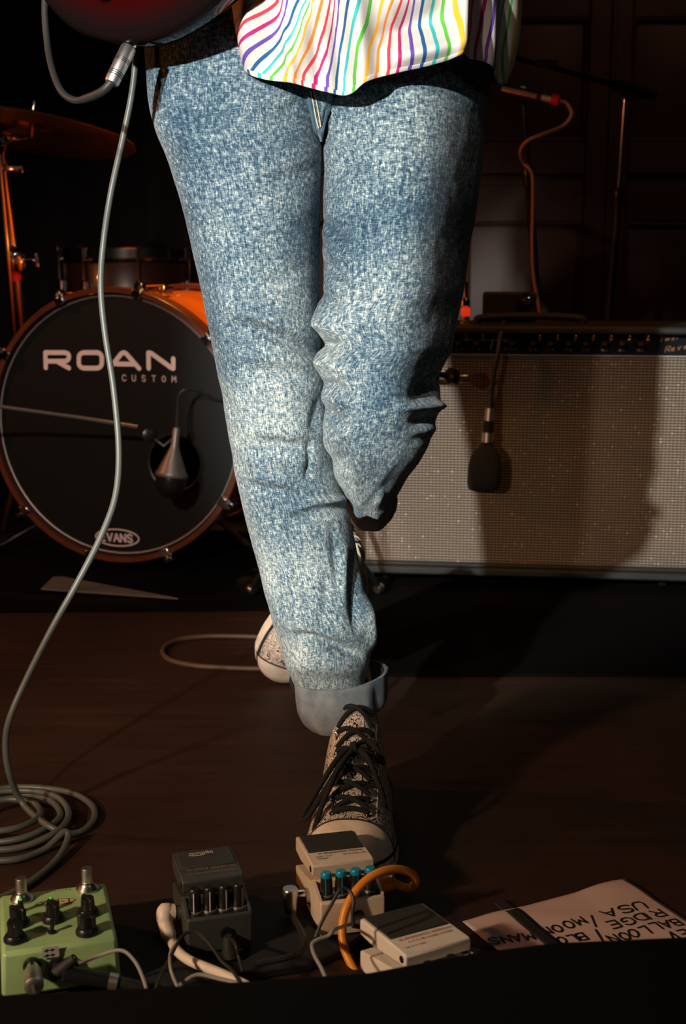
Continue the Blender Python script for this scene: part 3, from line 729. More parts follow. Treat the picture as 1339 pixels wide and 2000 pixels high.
S1(MB().tube([base, Vector((base.x, base.y, 0.03))], 0.009, 10).build('hub', 'black_metal'))

# darker stand left of it, carrying a slim silver microphone with a red ring
p0, p1 = at(1022, 205, 3.15), at(1050, 620, 3.15)
dr = (p1 - p0); base = p0 + dr * ((p0.z - 0.05) / -dr.z)
s2 = thing('microphone_stand', 'dark microphone stand with a pink cable wound around it behind the amplifier', 'microphone stand', (base.x, base.y, 0))
def S2(o): return adopt(s2, o)
S2(MB().tube([base, p0 + dr * 0.33], 0.010, 10).build('lower_pole', 'black_metal'))
S2(MB().tube([p0 + dr * 0.35, p0], 0.006, 10).build('upper_pole', 'black_metal'))
S2(MB().lathe([(0.010, -0.025), (0.014, -0.02), (0.014, 0.02), (0.010, 0.025)], p0 + dr * 0.33, dr, 12).build('clutch', 'black_plastic'))
mb = MB().lathe([(0.010, -0.016), (0.015, -0.01), (0.015, 0.01), (0.010, 0.016)], at(1021, 178, 3.12), (0.2, 1, 0), 14); mb.tube([p0, at(1021, 178, 3.12)], 0.006, 8)
S2(mb.build('swivel', 'black_plastic'))
tripod(s2, Vector((base.x, base.y, 0)), 0.26, 0.28, 0.006, 'black_metal', 0.9)
S2(MB().tube([base, Vector((base.x, base.y, 0.03))], 0.009, 10).build('hub', 'black_metal'))
pm = thing('pencil_microphone', 'slim silver microphone with red ring clipped to the dark stand', 'microphone', at(1035, 186, 3.10))
def PM(o): return adopt(pm, o)
m0, m1 = at(982, 172, 3.12), at(1093, 197, 3.06); dv = m1 - m0
PM(MB().tube([m0, m0 + dv * 0.62], 0.0098, 14).build('body', 'steel'))
PM(MB().tube([m0 + dv * 0.62, m0 + dv * 0.70], 0.0102, 14).build('dark_ring', 'black_plastic'))
PM(MB().tube([m0 + dv * 0.70, m0 + dv * 0.87], 0.0104, 14).build('connector', 'nickel_plug'))
PM(MB().tube([m0 + dv * 0.87, m0 + dv * 0.99, m1], [0.0125, 0.0125, 0.0105], 14).build('red_ring', 'red_ring'))
cps = [m1, at(1106, 201, 3.06), at(1116, 222, 3.06), at(1100, 245, 3.06), at(1060, 262, 3.06), at(1030, 275, 3.07), at(1016, 295, 3.09), at(1022, 318, 3.13), at(1034, 330, 3.12), at(1040, 350, 3.12),
       at(1040, 420, 3.12), at(1039, 480, 3.12), at(1042, 540, 3.12), at(1052, 600, 3.12), at(1058, 680, 3.13), at(1064, 900, 3.14), at(1069, 1070, 3.16)]
cps[-1].z = 0.012
PM(MB().tube(spline(cps), 0.0042, 8).build('cable', 'cable_pink'))

# short tripod stand hidden behind the standing leg, with its boom clutch showing at the knee
pb = Vector((at(610, 1150, 2.36).x, 2.36, 0))
s3 = thing('short_boom_stand', 'low tripod boom stand behind the standing leg, winged clutch beside the raised knee', 'microphone stand', pb)
def S3(o): return adopt(s3, o)
tp = at(600, 690, 2.36)
S3(MB().tube([pb + DZ * 0.03, tp], 0.009, 10).build('pole', 'black_metal'))
e1 = at(882, 735, 2.54)
S3(MB().tube([tp, e1], 0.006, 10).build('boom_arm', 'black_metal'))
S3(MB().lathe([(0.010, -0.014), (0.016, -0.008), (0.016, 0.008), (0.010, 0.014)], e1, (e1 - tp), 14).build('clutch', 'black_plastic'))
mb = MB().box(e1 + Vector((0.018, -0.006, -0.002)), (0.03, 0.006, 0.010)); mb.tube([e1, e1 + Vector((0.012, -0.006, 0))], 0.005, 8)
S3(mb.build('wing_nut', 'steel', bevel=0.002))
for q_, nm in ((on(740, 1140, 0.03), 'leg'), (on(490, 1142, 0.03), 'leg'), (Vector((pb.x + 0.02, pb.y + 0.2, 0.02)), 'leg')):
    l_ = MB().tube([pb + DZ * 0.26, Vector((q_.x, q_.y, 0.022))], 0.006, 8).build(nm, 'black_metal'); S3(l_)
    adopt(l_, MB().lathe([(0.008, -0.01), (0.011, -0.006), (0.011, 0.006), (0.008, 0.01)], Vector((q_.x, q_.y, 0.020)), (q_ - pb), 10).build('foot_cap', 'steel'))

# small gear standing on the far side of the amplifier
bx = at(985, 606, 2.78)
bt = amp.matrix_world @ Vector((0, 0.12, ZT)); bz = bt.z
bp_ = amp.matrix_world @ Vector((aloc(985, 640).x + 0.01, 0.19, 0))
gb = thing('gear_box', 'small black equipment box with a round silver knob on top of the amplifier', 'equipment box', (bp_.x, bp_.y, bz), math.atan2(ax.y, ax.x))
MB().box((0, 0, 0.033), (0.115, 0.09, 0.06)).build('case', 'black_matte', gb, bevel=0.005)
MB().lathe([(0.012, 0), (0.014, 0.004), (0.012, 0.012), (0.004, 0.016)], (0.036, -0.045, 0.050), (0, -1, 0), 16).build('knob', 'chrome', gb)
for x in (-0.045, 0.045): MB().box((x, 0, 0.003), (0.016, 0.07, 0.006)).build('foot', 'black_rubber', gb)
lp = amp.matrix_world @ Vector((aloc(906, 640).x, 0.10, ZT))
pl_ = thing('pilot_lamp', 'small chrome lamp holder with glowing red jewel on the amplifier by the knee', 'lamp', lp)
def PLF(o): return adopt(pl_, o)
PLF(MB().lathe([(0.012, 0), (0.012, 0.004), (0.006, 0.006), (0.006, 0.014)], lp, n=14).build('base', 'steel'))
PLF(MB().lathe([(0.008, 0.014), (0.010, 0.018), (0.010, 0.028), (0.007, 0.033)], lp, n=14).build('red_jewel', 'red_lamp'))
PLF(MB().lathe([(0.006, 0.033), (0.009, 0.036), (0.009, 0.048), (0.004, 0.052), (0.004, 0.085), (0.001, 0.087)], lp, n=14).build('stem', 'chrome'))

# loop of cable on the floor behind the shoes
L = [on(520, 1245, 0.006), on(470, 1243, 0.006), on(400, 1243, 0.006), on(345, 1250, 0.006), on(318, 1268, 0.006), on(330, 1288, 0.006), on(380, 1300, 0.006), on(440, 1304, 0.006), on(500, 1306, 0.006), on(600, 1306, 0.006)]
tag(MB().tube(spline(L), 0.0045, 8).build('floor_cable', 'cable_brown'), 'brown cable looping over the floor behind the raised shoe', 'cable')

# ================================================================== PERSON
person = thing('person', 'person in acid-washed rolled jeans, rainbow-striped white shirt and printed high-top sneakers, standing cross-legged', 'person', (0.0, 1.55, 0))
def PR_(o): return adopt(person, o)
def seg_d(px, py, a):
    x1, y1, x2, y2 = a[:4]; dx, dy = x2 - x1, y2 - y1
    t = min(1, max(0, ((px - x1) * dx + (py - y1) * dy) / (dx * dx + dy * dy)))
    e = math.hypot(px - x1 - t * dx, py - y1 - t * dy)
    return e, 1 - 0.6 * abs(2 * t - 1) ** 3
def fold(px, py, folds):
    s = 0.0
    for a in folds:
        if not (min(a[0], a[2]) - 3 * a[4] < px < max(a[0], a[2]) + 3 * a[4] and min(a[1], a[3]) - 3 * a[4] < py < max(a[1], a[3]) + 3 * a[4]): continue
        e, k = seg_d(px, py, a); s += a[5] * k * math.exp(-(e / a[4]) ** 2)
    return s
def tube_leg(Lf, Rf, Cf, Df, y0, y1, step, ncol, folds, expo=1.0, section=None, tilt=0.0, wr=0.0012, seed=0.0, u0=0.0):
    rows = []; uvs = []; y = y0; ys = []
    while y < y1 + 0.1: ys.append(y); y += step
    for y in ys:
        L, R, C, Dd = Lf(y), Rf(y), Cf(y), Df(y); cx = (L + R) / 2
        c0 = at(cx, y, C); t = (c0 - CAM).dot(FWD); hw = (R - L) / 2 * t / FPX
        row = []
        for k in range(ncol):
            a = 2 * PI * k / ncol; c, s = math.cos(a), math.sin(a)
            cc, ss = math.copysign(abs(c) ** expo, c), math.copysign(abs(s) ** expo, s)
            if section:
                m_ = section[2](y); yo = -section[0](c) if s < 0 else section[1](c)
                dep = Dd * (ss * (1 - m_) + yo * m_)
            else: dep = Dd * ss
            p = c0 + Vector((hw * cc, dep, -tilt * cc))
            e = Vector((c, s, 0))
            fx, fy = pix(p); fw = sstep(0.15, -0.35, s)
            d = 1.3 * fold(fx, fy, folds) * fw
            nz = noise.noise(Vector((p.x * 14 + seed, p.y * 14, p.z * 22))) * wr + noise.noise(Vector((p.x * 45, p.y * 45 + seed, p.z * 70))) * wr * 0.45
            p = p + e * d + e * nz * (0.35 + 0.65 * abs(s))
            row.append(p)
            uvs.append((u0 + 0.47 * k / ncol, y * 0.00063))
        rows.append(row)
    return rows, uvs

# standing leg (image left)
L1 = tab([(-160, 300), (0, 288), (90, 283), (150, 287), (200, 291), (260, 306), (300, 322), (350, 340), (400, 355), (500, 379), (600, 400), (700, 420), (800, 438), (900, 455), (1000, 476), (1100, 503), (1200, 530), (1270, 551), (1312, 566), (1330, 572)])
R1 = tab([(-160, 660), (0, 650), (150, 640), (260, 630), (350, 627), (450, 624), (550, 622), (640, 626), (720, 634), (800, 641), (880, 650), (940, 664), (1000, 681), (1100, 701), (1160, 716), (1210, 731), (1240, 734), (1275, 724), (1305, 715), (1330, 712)])
C1 = tab([(-160, 1.62), (100, 1.605), (200, 1.585), (300, 1.56), (800, 1.525), (1000, 1.535), (1330, 1.555)])
D1 = tab([(-160, 0.08), (60, 0.085), (200, 0.093), (400, 0.090), (700, 0.072), (900, 0.066), (1100, 0.062), (1250, 0.060), (1300, 0.054), (1330, 0.050)])
F1 = [(470, 632, 630, 692, 13, -0.010), (440, 600, 610, 655, 22, 0.005), (480, 720, 600, 735, 18, -0.004), (460, 690, 600, 712, 14, 0.003),
      (515, 862, 592, 874, 9, -0.007), (490, 842, 620, 848, 13, 0.004), (470, 905, 640, 900, 16, 0.003), (500, 950, 592, 969, 7, -0.005), (470, 925, 560, 940, 10, 0.003),
      (560, 1000, 610, 982, 6, 0.005), (610, 982, 676, 974, 6, 0.006), (600, 1000, 680, 992, 8, -0.004), (606, 860, 600, 935, 6, -0.005), (625, 780, 605, 850, 9, -0.004),
      (545, 1215, 690, 1246, 14, 0.005), (590, 1238, 700, 1278, 10, -0.012), (565, 1300, 705, 1304, 20, 0.007), (690, 1085, 694, 1225, 9, -0.008), (672, 1060, 668, 1200, 8, 0.003),
      (650, 1030, 660, 1150, 7, -0.003), (716, 1165, 728, 1262, 8, 0.006), (640, 1120, 630, 1230, 9, -0.003), (520, 1130, 560, 1230, 14, 0.003),
      (615, 300, 470, 345, 16, 0.002), (612, 330, 480, 385, 14, -0.002), (615, 400, 500, 460, 18, 0.0018), (600, 185, 520, 260, 14, -0.0025), (330, 300, 420, 360, 20, -0.0015),
      (600, 520, 520, 560, 14, -0.002), (430, 760, 470, 820, 10, -0.002), (450, 880, 490, 930, 10, -0.002)]
rows1, uv1 = tube_leg(L1, R1, C1, D1, -160, 1330, 4, 150, F1, 0.96, None, 0.0, 0.0016, 1.3)
# raised leg (image right)
L2 = tab([(-160, 600), (0, 605), (150, 606), (230, 622), (270, 629), (350, 631), (450, 629), (520, 631), (570, 633), (600, 616), (628, 608), (652, 622), (674, 633), (690, 618), (708, 612), (730, 622), (750, 631), (775, 627), (795, 634), (840, 630), (868, 632), (890, 645), (905, 648), (930, 652), (950, 664), (970, 673), (988, 684)])
R2 = tab([(-160, 960), (0, 975), (120, 970), (180, 962), (300, 957), (400, 945), (480, 931), (560, 919), (620, 906), (660, 898), (690, 893), (722, 876), (745, 868), (778, 866), (800, 864), (830, 853), (870, 836), (900, 818), (930, 795), (950, 783), (975, 770), (988, 764)])
C2 = tab([(-160, 1.63), (100, 1.605), (200, 1.59), (300, 1.572), (450, 1.545), (600, 1.512), (720, 1.487), (790, 1.482), (860, 1.498), (930, 1.535), (988, 1.585)])
D2 = tab([(-160, 0.08), (60, 0.085), (200, 0.100), (350, 0.112), (500, 0.108), (620, 0.096), (770, 0.088), (860, 0.082), (930, 0.070), (988, 0.058)])
F2 = [(632, 432, 676, 464, 7, -0.006), (632, 455, 670, 480, 7, 0.004), (632, 515, 674, 550, 7, -0.006), (632, 490, 700, 505, 10, 0.004), (632, 560, 720, 575, 14, 0.004), (622, 600, 660, 588, 8, -0.005),
      (612, 632, 650, 642, 10, 0.006), (628, 672, 662, 672, 8, -0.008), (615, 706, 655, 716, 9, 0.006), (630, 748, 665, 752, 7, -0.006), (632, 775, 680, 790, 9, 0.004), (634, 800, 672, 830, 7, -0.004),
      (640, 860, 690, 845, 10, 0.004), (648, 900, 690, 885, 8, -0.004), (655, 925, 700, 930, 8, 0.003),
      (780, 795, 868, 792, 8, 0.010), (815, 768, 868, 735, 15, -0.016), (806, 822, 852, 818, 9, -0.008), (800, 845, 850, 838, 7, 0.003), (800, 862, 838, 858, 8, -0.002),
      (780, 890, 698, 994, 7, 0.0022), (770, 935, 716, 984, 7, -0.0015), (745, 960, 735, 988, 8, 0.006), (690, 880, 700, 985, 10, 0.003),
      (700, 160, 830, 168, 10, 0.004), (650, 200, 720, 168, 10, 0.004), (660, 235, 760, 180, 10, -0.004), (640, 300, 760, 262, 14, 0.002), (640, 335, 740, 310, 12, -0.0025), (640, 380, 740, 372, 12, 0.002)]
# boxy thigh section: front plane turned to the left, ridge right of the middle, side plane falling away to the right
SEC = (tab([(-1, 0.0), (-.985, .2), (-.93, .42), (-.8, .62), (-.5, .88), (-.25, .98), (-.08, 1.0), (.12, .93), (.32, .74), (.55, .38), (.78, -.08), (.95, -.5), (1, -.75)]),
       tab([(-1, 0.0), (-.985, .2), (-.93, .4), (-.8, .6), (-.4, .85), (.1, 1.0), (.6, 1.1), (.9, 1.0), (.98, .9), (1, .75)]),
       tab([(-160, 0.0), (60, 0.35), (200, 0.8), (350, 1.0), (730, 1.0), (800, 0.6), (860, 0.12), (900, 0.0)]))
rows2, uv2 = tube_leg(L2, R2, C2, D2, -160, 988, 4, 150, F2, 0.93, SEC, 0.0, 0.0016, 5.1, 0.8)
# scalloped lower hem of the raised leg
for k, p in enumerate(rows2[-1]):
    fx, fy = pix(p); rows2[-1][k] = p + Vector((0, 0, -0.006 * math.exp(-((fx - 700) / 12) ** 2) - 0.006 * math.exp(-((fx - 738) / 16) ** 2)))
# close the foot end of the raised leg inwards
c_ = sum((p for p in rows2[-1]), Vector()) / 150
rows2 += [[c_ + (p - c_) * 0.8 + Vector((0, 0.02, 0.004)) for p in rows2[-1]]]; uv2 += uv2[-150:]
rows1 += [[p + (Vector((sum(q.x for q in rows1[-1]) / 150, sum(q.y for q in rows1[-1]) / 150, p.z)) - p) * 0.3 for p in rows1[-1]]]; uv1 += uv1[-150:]
# front panel of the hips, narrowing to the crotch
L3 = tab([(-160, 420), (0, 470), (100, 525), (170, 566), (220, 594), (255, 614), (284, 625)]); R3 = tab([(-160, 840), (0, 800), (100, 750), (170, 700), (220, 662), (255, 642), (284, 632)])
rows3, uv3 = tube_leg(L3, R3, tab([(-160, 1.62), (100, 1.60), (284, 1.575)]), tab([(-160, 0.08), (60, 0.082), (170, 0.080), (230, 0.068), (284, 0.05)]), -160, 284, 4, 90, [(606, 180, 622, 262, 7, 0.003), (640, 205, 628, 270, 5, -0.003)], 0.8, None, 0.0, 0.0012, 8.8, 1.6)
mb = MB(); mb.grid(rows1, True); mb.grid(rows2, True); mb.grid(rows3, True)
jeans = PR_(mb.build('jeans', 'denim', uvs=uv1 + uv2 + uv3, smooth=180))
jeans['label'] = 'acid-washed blue jeans'
def jsub(o): return adopt(jeans, o)
# turned-up cuffs
Lc = tab([(1318, 573), (1340, 577), (1370, 580), (1392, 590), (1404, 602)]); Rc = tab([(1290, 754), (1318, 756), (1370, 755), (1392, 747), (1404, 734)])
FC = [(590, 1380, 700, 1430, 30, 0.003), (735, 1345, 745, 1420, 8, -0.004), (712, 1350, 718, 1430, 12, 0.003), (600, 1350, 720, 1345, 10, 0.002)]
rowsc, uvc = tube_leg(Lc, Rc, tab([(1300, 1.555), (1404, 1.552)]), tab([(1300, 0.059), (1390, 0.060), (1404, 0.056)]), 1316, 1404, 4, 100, FC, 0.95, None, -0.007, 0.0012, 2.2)
inner = []
for r in (rowsc[-1], rowsc[0]):
    cc = sum((p for p in r), Vector()) / len(r); inner.append([cc + (p - cc) * 0.93 for p in r])
rowsc = [inner[1]] + rowsc + [inner[0]]; uvc = uvc[:100] + uvc + uvc[-100:]
jsub(MB().grid(rowsc, True).build('cuff', 'denim_inside', uvs=uvc, smooth=60))
for kk in (48, 2):
    pts = [r[kk] + Vector((0.001 if kk == 2 else -0.001, -0.001, 0)) for r in rowsc[1:-1]]
    jsub(MB().tube(pts, 0.0009, 5).build('selvedge_stitch', 'thread_pink'))
# cuff of the raised leg, seen end-on below its hem
a0, a1 = at(728, 972, 1.64), at(722, 1000, 1.745); dv = (a1 - a0); u_ = Vector((1, 0, 0)); v_ = dv.normalized().cross(u_).normalized()
rr = []; uvr = []
for i, (f_, r_) in enumerate(((-0.2, 0.029), (0.0, 0.031), (0.5, 0.0325), (1.0, 0.031), (1.02, 0.026), (0.3, 0.025))):
    rr.append([a0 + dv * f_ + (u_ * math.cos(2 * PI * k / 60) * 1.02 + v_ * math.sin(2 * PI * k / 60) * 0.9) * (r_ + 0.001 * math.sin(k * 0.7)) for k in range(60)])
    uvr += [(0.2 * k / 60, i * 0.02) for k in range(60)]
jsub(MB().grid(rr, True).build('cuff', 'denim_inside', uvs=uvr, smooth=60))
# fly seam and centre seam at the crotch
def front_Y(rows, px, py, off=0.0012):
    best = None
    for r in rows[::2]:
        for p in r[len(r) // 2:]:
            fx, fy = pix(p); d = (fx - px) ** 2 + (fy - py) ** 2
            if best is None or d < best[0]: best = (d, p.y)
    return best[1] - off
def seam(pts, rows, r, material, name):
    P = [at(px, py, front_Y(rows, px, py)) for px, py in pts]
    return jsub(MB().tube(spline(P, 5), r, 6).build(name, material))
seam([(601, 170), (606, 200), (611, 230), (617, 256), (624, 268)], rows3, 0.0028, 'denim', 'fly_edge')
seam([(606, 178), (612, 205), (617, 232), (622, 250)], rows3, 0.0007, 'thread', 'fly_stitch')
seam([(612, 176), (619, 205), (624, 234), (626, 248)], rows3, 0.0007, 'thread', 'fly_stitch')
seam([(640, 215), (633, 235), (628, 262), (627, 282)], rows3, 0.0024, 'denim', 'crotch_seam')

# body inside the clothes
def skinned(name, verts, edges, radii, material, root):
    me = bpy.data.meshes.new(name); me.from_pydata([tuple(v) for v in verts], edges, []); me.update()
    o = bpy.data.objects.new(name, me); col.objects.link(o); me.materials.append(MATS[material])
    md = o.modifiers.new('skin', 'SKIN'); sv = me.skin_vertices[0].data
    for i, r in enumerate(radii): sv[i].radius = (r, r)
    sv[root].use_root = True
    sb = o.modifiers.new('sub', 'SUBSURF'); sb.levels = sb.render_levels = 1
    return o
def mid(rows, i): return sum((p for p in rows[i]), Vector()) / len(rows[i])
ank1 = at(688, 1385, 1.575); ank2 = at(716, 1015, 1.89)
V = [Vector((0.0, 1.62, 0.92)), Vector((0.01, 1.62, 1.05)), Vector((0.01, 1.61, 1.25)), mid(rows1, 40), mid(rows1, 110), mid(rows1, 225), mid(rows1, 330), ank1, Vector((ank1.x, 1.52, 0.06)), Vector((ank1.x, 1.42, 0.04)),
     mid(rows2, 40), mid(rows2, 110), mid(rows2, 225), at(730, 955, 1.63), ank2]
E = [(0, 1), (1, 2), (0, 3), (3, 4), (4, 5), (5, 6), (6, 7), (7, 8), (8, 9), (0, 10), (10, 11), (11, 12), (12, 13), (13, 14)]
RAD = [0.085, 0.085, 0.09, 0.06, 0.055, 0.045, 0.036, 0.022, 0.022, 0.02, 0.06, 0.055, 0.045, 0.026, 0.022]
PR_(skinned('body', V, E, RAD, 'skin', 0))

# shirt
hem = [(440, 112), (462, 128), (478, 138), (500, 150), (530, 157), (565, 162), (610, 173), (650, 182), (672, 185), (690, 181), (710, 166), (735, 153), (770, 143), (820, 131), (860, 119), (895, 106), (915, 112), (935, 126), (955, 145), (975, 162), (990, 168), (1030, 150)]
hemf = tab(hem)
Ls = tab([(-260, 440), (0, 452), (60, 460), (130, 475), (190, 482)]); Rs = tab([(-260, 1000), (0, 1018), (60, 1015), (130, 1001), (165, 987), (190, 980)])
FS = [(690, -40, 712, 170, 22, 0.014), (655, 20, 668, 185, 20, -0.012), (600, 0, 570, 165, 20, 0.006), (610, 60, 625, 170, 12, -0.006), (540, 0, 520, 150, 16, -0.006), (555, 40, 575, 160, 9, 0.005), (490, 0, 480, 130, 18, 0.008),
      (770, 40, 870, 10, 26, -0.012), (740, 70, 880, 30, 20, -0.010), (760, 120, 890, 88, 18, 0.010), (905, -60, 896, 110, 12, 0.014), (930, 0, 925, 120, 12, -0.012), (960, -20, 955, 150, 10, 0.008), (985, 0, 978, 160, 9, -0.007), (830, -60, 840, 20, 20, 0.006)]
def kx(rowpts): 
    xs = [400 + p[0] / 2.03 for p in rowpts]; ks = [p[1] for p in rowpts]
    return lambda x: float(np.interp(x, xs, ks)) if xs[0] <= x <= xs[-1] else (ks[0] + (x - xs[0]) / 22 if x < xs[0] else ks[-1] + (x - xs[-1]) / 13.0)
K0 = kx([(110, -1.6), (230, 0), (290, 1), (308, 2), (325, 3), (375, 4), (410, 5), (418, 6), (426, 7), (465, 8), (498, 9), (515, 10), (530, 11), (575, 12), (615, 13), (655, 14), (705, 15), (745, 16), (780, 17), (810, 18), (830, 19), (865, 20), (908, 21), (950, 22), (990, 23), (1030, 24), (1065, 25), (1110, 26)])
K1 = kx([(112, -0.1), (170, 1), (235, 2), (300, 3), (338, 4), (372, 5), (390, 6), (402, 7), (440, 8), (475, 9), (498, 10), (513, 11), (555, 12), (592, 13), (640, 14), (685, 15), (710, 16), (740, 17), (778, 18), (822, 19), (865, 20), (910, 21), (955, 22), (1000, 23), (1040, 24), (1072, 25)])
K2 = kx([(133, 2), (192, 3), (250, 4), (318, 5), (355, 6), (378, 7), (405, 8), (440, 9), (482, 10), (500, 11), (525, 12), (572, 13), (607, 14), (650, 15), (685, 16), (728, 17), (770, 18), (815, 19), (862, 20), (910, 21), (957, 22), (1003, 23), (1030, 24)])
K3 = kx([(150, 3.1), (180, 4), (220, 5), (265, 6), (330, 7), (365, 8), (390, 9), (435, 10), (485, 11), (515, 12), (548, 13), (595, 14), (640, 15), (680, 16), (730, 17), (765, 18), (815, 19), (860, 20), (910, 21), (957, 22), (1003, 23), (1028, 24)])
def kval(px, py):
    yy = [0, 49, 98.5, 148]; f = [K0(px), K1(px), K2(px), K3(px)]
    return float(np.interp(py, yy, f))
NC, NR = 260, 70
rows = []; uvs = []
for j in range(NR):
    r_ = j / (NR - 1); row = []
    for i in range(NC):
        a = 2 * PI * i / NC; c, s = math.cos(a), math.sin(a)
        pxh = (481 + 986) / 2 + (986 - 481) / 2 * c
        hy = hemf(pxh) if s <= 0 else 108 + 40 * c
        py = -260 + (hy + 260) * r_
        L, R = Ls(py), Rs(py); px = (L + R) / 2 + (R - L) / 2 * c
        C = 1.595; Dd = 0.140 + 0.004 * r_
        ss = math.copysign(abs(s) ** 0.27, s)
        Y = C + Dd * ss + (0.10 * sstep(885, 1005, px) if s <= 0 else 0)
        p = at(px, py, Y)
        if s > 0:
            p0 = at(px, py, C); p = Vector((p0.x, Y, p0.z))
        fx, fy = pix(p); fw = sstep(0.1, -0.3, s)
        p = p + Vector((c * 0.3, -1, 0)) * (fold(fx, fy, FS) * fw * (0.9 + 0.9 * r_)) + Vector((0, -1, 0)) * noise.noise(Vector((p.x * 25, 3.3, p.z * 12))) * 0.003
        row.append(p)
        uvs.append((kval(fx, fy) if s <= 0 else 27 + 24 * (a / PI), fy * 0.00063))
    rows.append(row)
shirt = PR_(MB().grid(rows, True).build('shirt', 'striped_cotton', uvs=uvs, smooth=180, solid=0.0012))
shirt['label'] = 'white shirt with rainbow stripes'
# hem band sewn along the lower edge
hb = []; uvh = []
for off, out_ in ((0.0, 0.0016), (-6, 0.0022), (-9, 0.0012)):
    rr = []
    for i in range(NC):
        p = rows[-1][i]; q = rows[-3][i]; d = (q - p); d = d.normalized() * (-off / 1600)
        s = math.sin(2 * PI * i / NC)
        rr.append(p + d + Vector((0, math.copysign(out_, s), 0))); uvh.append((uvs[(NR - 1) * NC + i][0] + 0.12, uvs[(NR - 1) * NC + i][1]))
    hb.append(rr)
adopt(shirt, MB().grid(hb, True).build('hem', 'striped_cotton', uvs=uvh, smooth=180))

# high-top sneakers -------------------------------------------------
SW = tab([(0, .012), (.010, .026), (.04, .038), (.09, .043), (.13, .044), (.18, .047), (.215, .050), (.245, .049), (.268, .041), (.282, .027), (.289, .008)])
SH = tab([(0, .140), (.05, .150), (.09, .150), (.11, .143), (.13, .122), (.16, .098), (.19, .080), (.22, .066), (.25, .056), (.275, .047), (.285, .040), (.289, .034)])
SE = tab([(0, .5), (.09, .5), (.14, .6), (.2, .8), (.289, .85)]); SB = tab([(0, 0.3), (.09, .32), (.14, .2), (.2, 0.0), (.289, 0.0)])
def S_(y, a, lift=0.0):
    w_, h_, e_, tp = SW(y) + lift, SH(y) + lift, SE(y), SB(y)
    c, s = math.cos(a), math.sin(a); se = abs(s) ** e_
    return Vector((-w_ * math.copysign(abs(c) ** 0.8, c) * (1 - tp * se), y, 0.018 + (h_ - 0.018) * se))
def S_at(x, y, lift=0.002):
    lo, hi = 0.0, PI
    for _ in range(24):
        m_ = (lo + hi) / 2
        if S_(y, m_).x < x: lo = m_
        else: hi = m_
    p = S_(y, (lo + hi) / 2); p.z += lift; return p
def make_shoe(bow):
    ysu = [0.289 * (i / 60) for i in range(61)]
    up = MB().grid([[S_(y, PI * k / 36) for k in range(37)] for y in ysu]).build('shoe', 'printed_canvas', smooth=180)
    def sub(o): o.parent = up; return o
    def outline(off, n=80):
        P = []
        for i in range(n + 1): y = 0.289 * (0.5 - 0.5 * math.cos(PI * i / n)); P.append((SW(y) + off * min(1, 0.3 + 12 * min(y, .289 - y)), y + (off if y > .28 else -off if y < .005 else 0)))
        return [(x, y) for x, y in P] + [(-x, y) for x, y in P[::-1]]
    o = outline(0.0035)
    sub(MB().prism([(x, y, 0.0) for x, y in o], (0, 0, 0.026)).build('sole', 'rubber_cream', bevel=0.0025, smooth=50))
    def band(name, z0, z1, off, material):
        o1 = outline(off); mb = MB().grid([[(x, y, z) for x, y in o1] for z in (z0, z1)], True); return sub(mb.build(name, material, smooth=50, solid=0.0016))
    band('sole_stripe', 0.0262, 0.0300, 0.0034, 'shoe_stripe')
    band('foxing', 0.012, 0.0135, 0.0042, 'rubber_cream')
    sub(MB().grid([[S_(.240 + .049 * i / 24 + 0.012 * (1 - math.sin(PI * k / 36)) * (1 - i / 24), PI * k / 36, 0.0016) for k in range(37)] for i in range(25)]).build('toe_cap', 'rubber_cream', smooth=180, solid=0.002))
    sub(MB().tube([S_(.240 + 0.012 * (1 - math.sin(PI * k / 36)), PI * k / 36, 0.0024) for k in range(37)], 0.0013, 6).build('toe_cap_seam', 'shoe_stripe'))
    ysl = [0.104 + 0.0205 * i for i in range(7)]
    for i, y in enumerate(ysl):
        for sg in (-1, 1):
            p = S_at(sg * 0.0205, y, 0.0012); n_ = (S_at(sg * 0.0205, y + 0.004, 0) - S_at(sg * 0.0205, y, 0)).cross(S_at(sg * 0.0225, y, 0) - S_at(sg * 0.0195, y, 0))
            if n_.z < 0: n_ = -n_
            n_.normalize()
            q = n_.orthogonal().normalized(); r2 = n_.cross(q)
            sub(MB().tube([p + (q * math.cos(t_ * PI / 7) + r2 * math.sin(t_ * PI / 7)) * 0.0032 for t_ in range(14)], 0.0010, 5, closed=True).build('eyelet', 'chrome'))
    for i in range(6):
        for sg in (-1, 1):
            pts = []
            for k in range(9):
                f_ = k / 8; x = sg * 0.0205 * (1 - 2 * f_); y = ysl[i] + (ysl[i + 1] - ysl[i]) * f_ * 0.75
                pts.append(S_at(x, y, 0.0018 + 0.0045 * math.sin(PI * f_) + (0.0012 if sg > 0 else 0)))
            sub(MB().tube(pts, 0.0030, 8).build('lace', 'lace'))
    sub(MB().tube([S_at(0.0205 * (1 - k / 4), ysl[-1], 0.003 + 0.003 * math.sin(PI * k / 8)) for k in range(9)], 0.0030, 8).build('lace', 'lace'))
    # canvas edges of the lace panel
    for sg in (-1, 1):
        sub(MB().tube([S_at(sg * 0.0105, .11 + .012 * k, 0.0008) for k in range(10)], 0.0009, 6).build('panel_edge', 'rubber_cream'))
        sub(MB().tube([S_at(sg * (0.030 if k > 3 else 0.026), .10 + .0125 * k, 0.0004) for k in range(11)], 0.0006, 5).build('stitch_line', 'rubber_cream'))
    return up
shoe = make_shoe(True)
toe = on(678, 1743, 0.0); heel = Vector((toe.x + 0.016, toe.y + 0.293, 0))
tv = (toe - heel).normalized()
shoe.rotation_euler = (0, 0, math.atan2(tv.y, tv.x) - PI / 2); shoe.location = heel
PR_(shoe); shoe['label'] = 'standing high-top shoe with black laces'
def wl(px, py, Y): return at(px, py, Y)
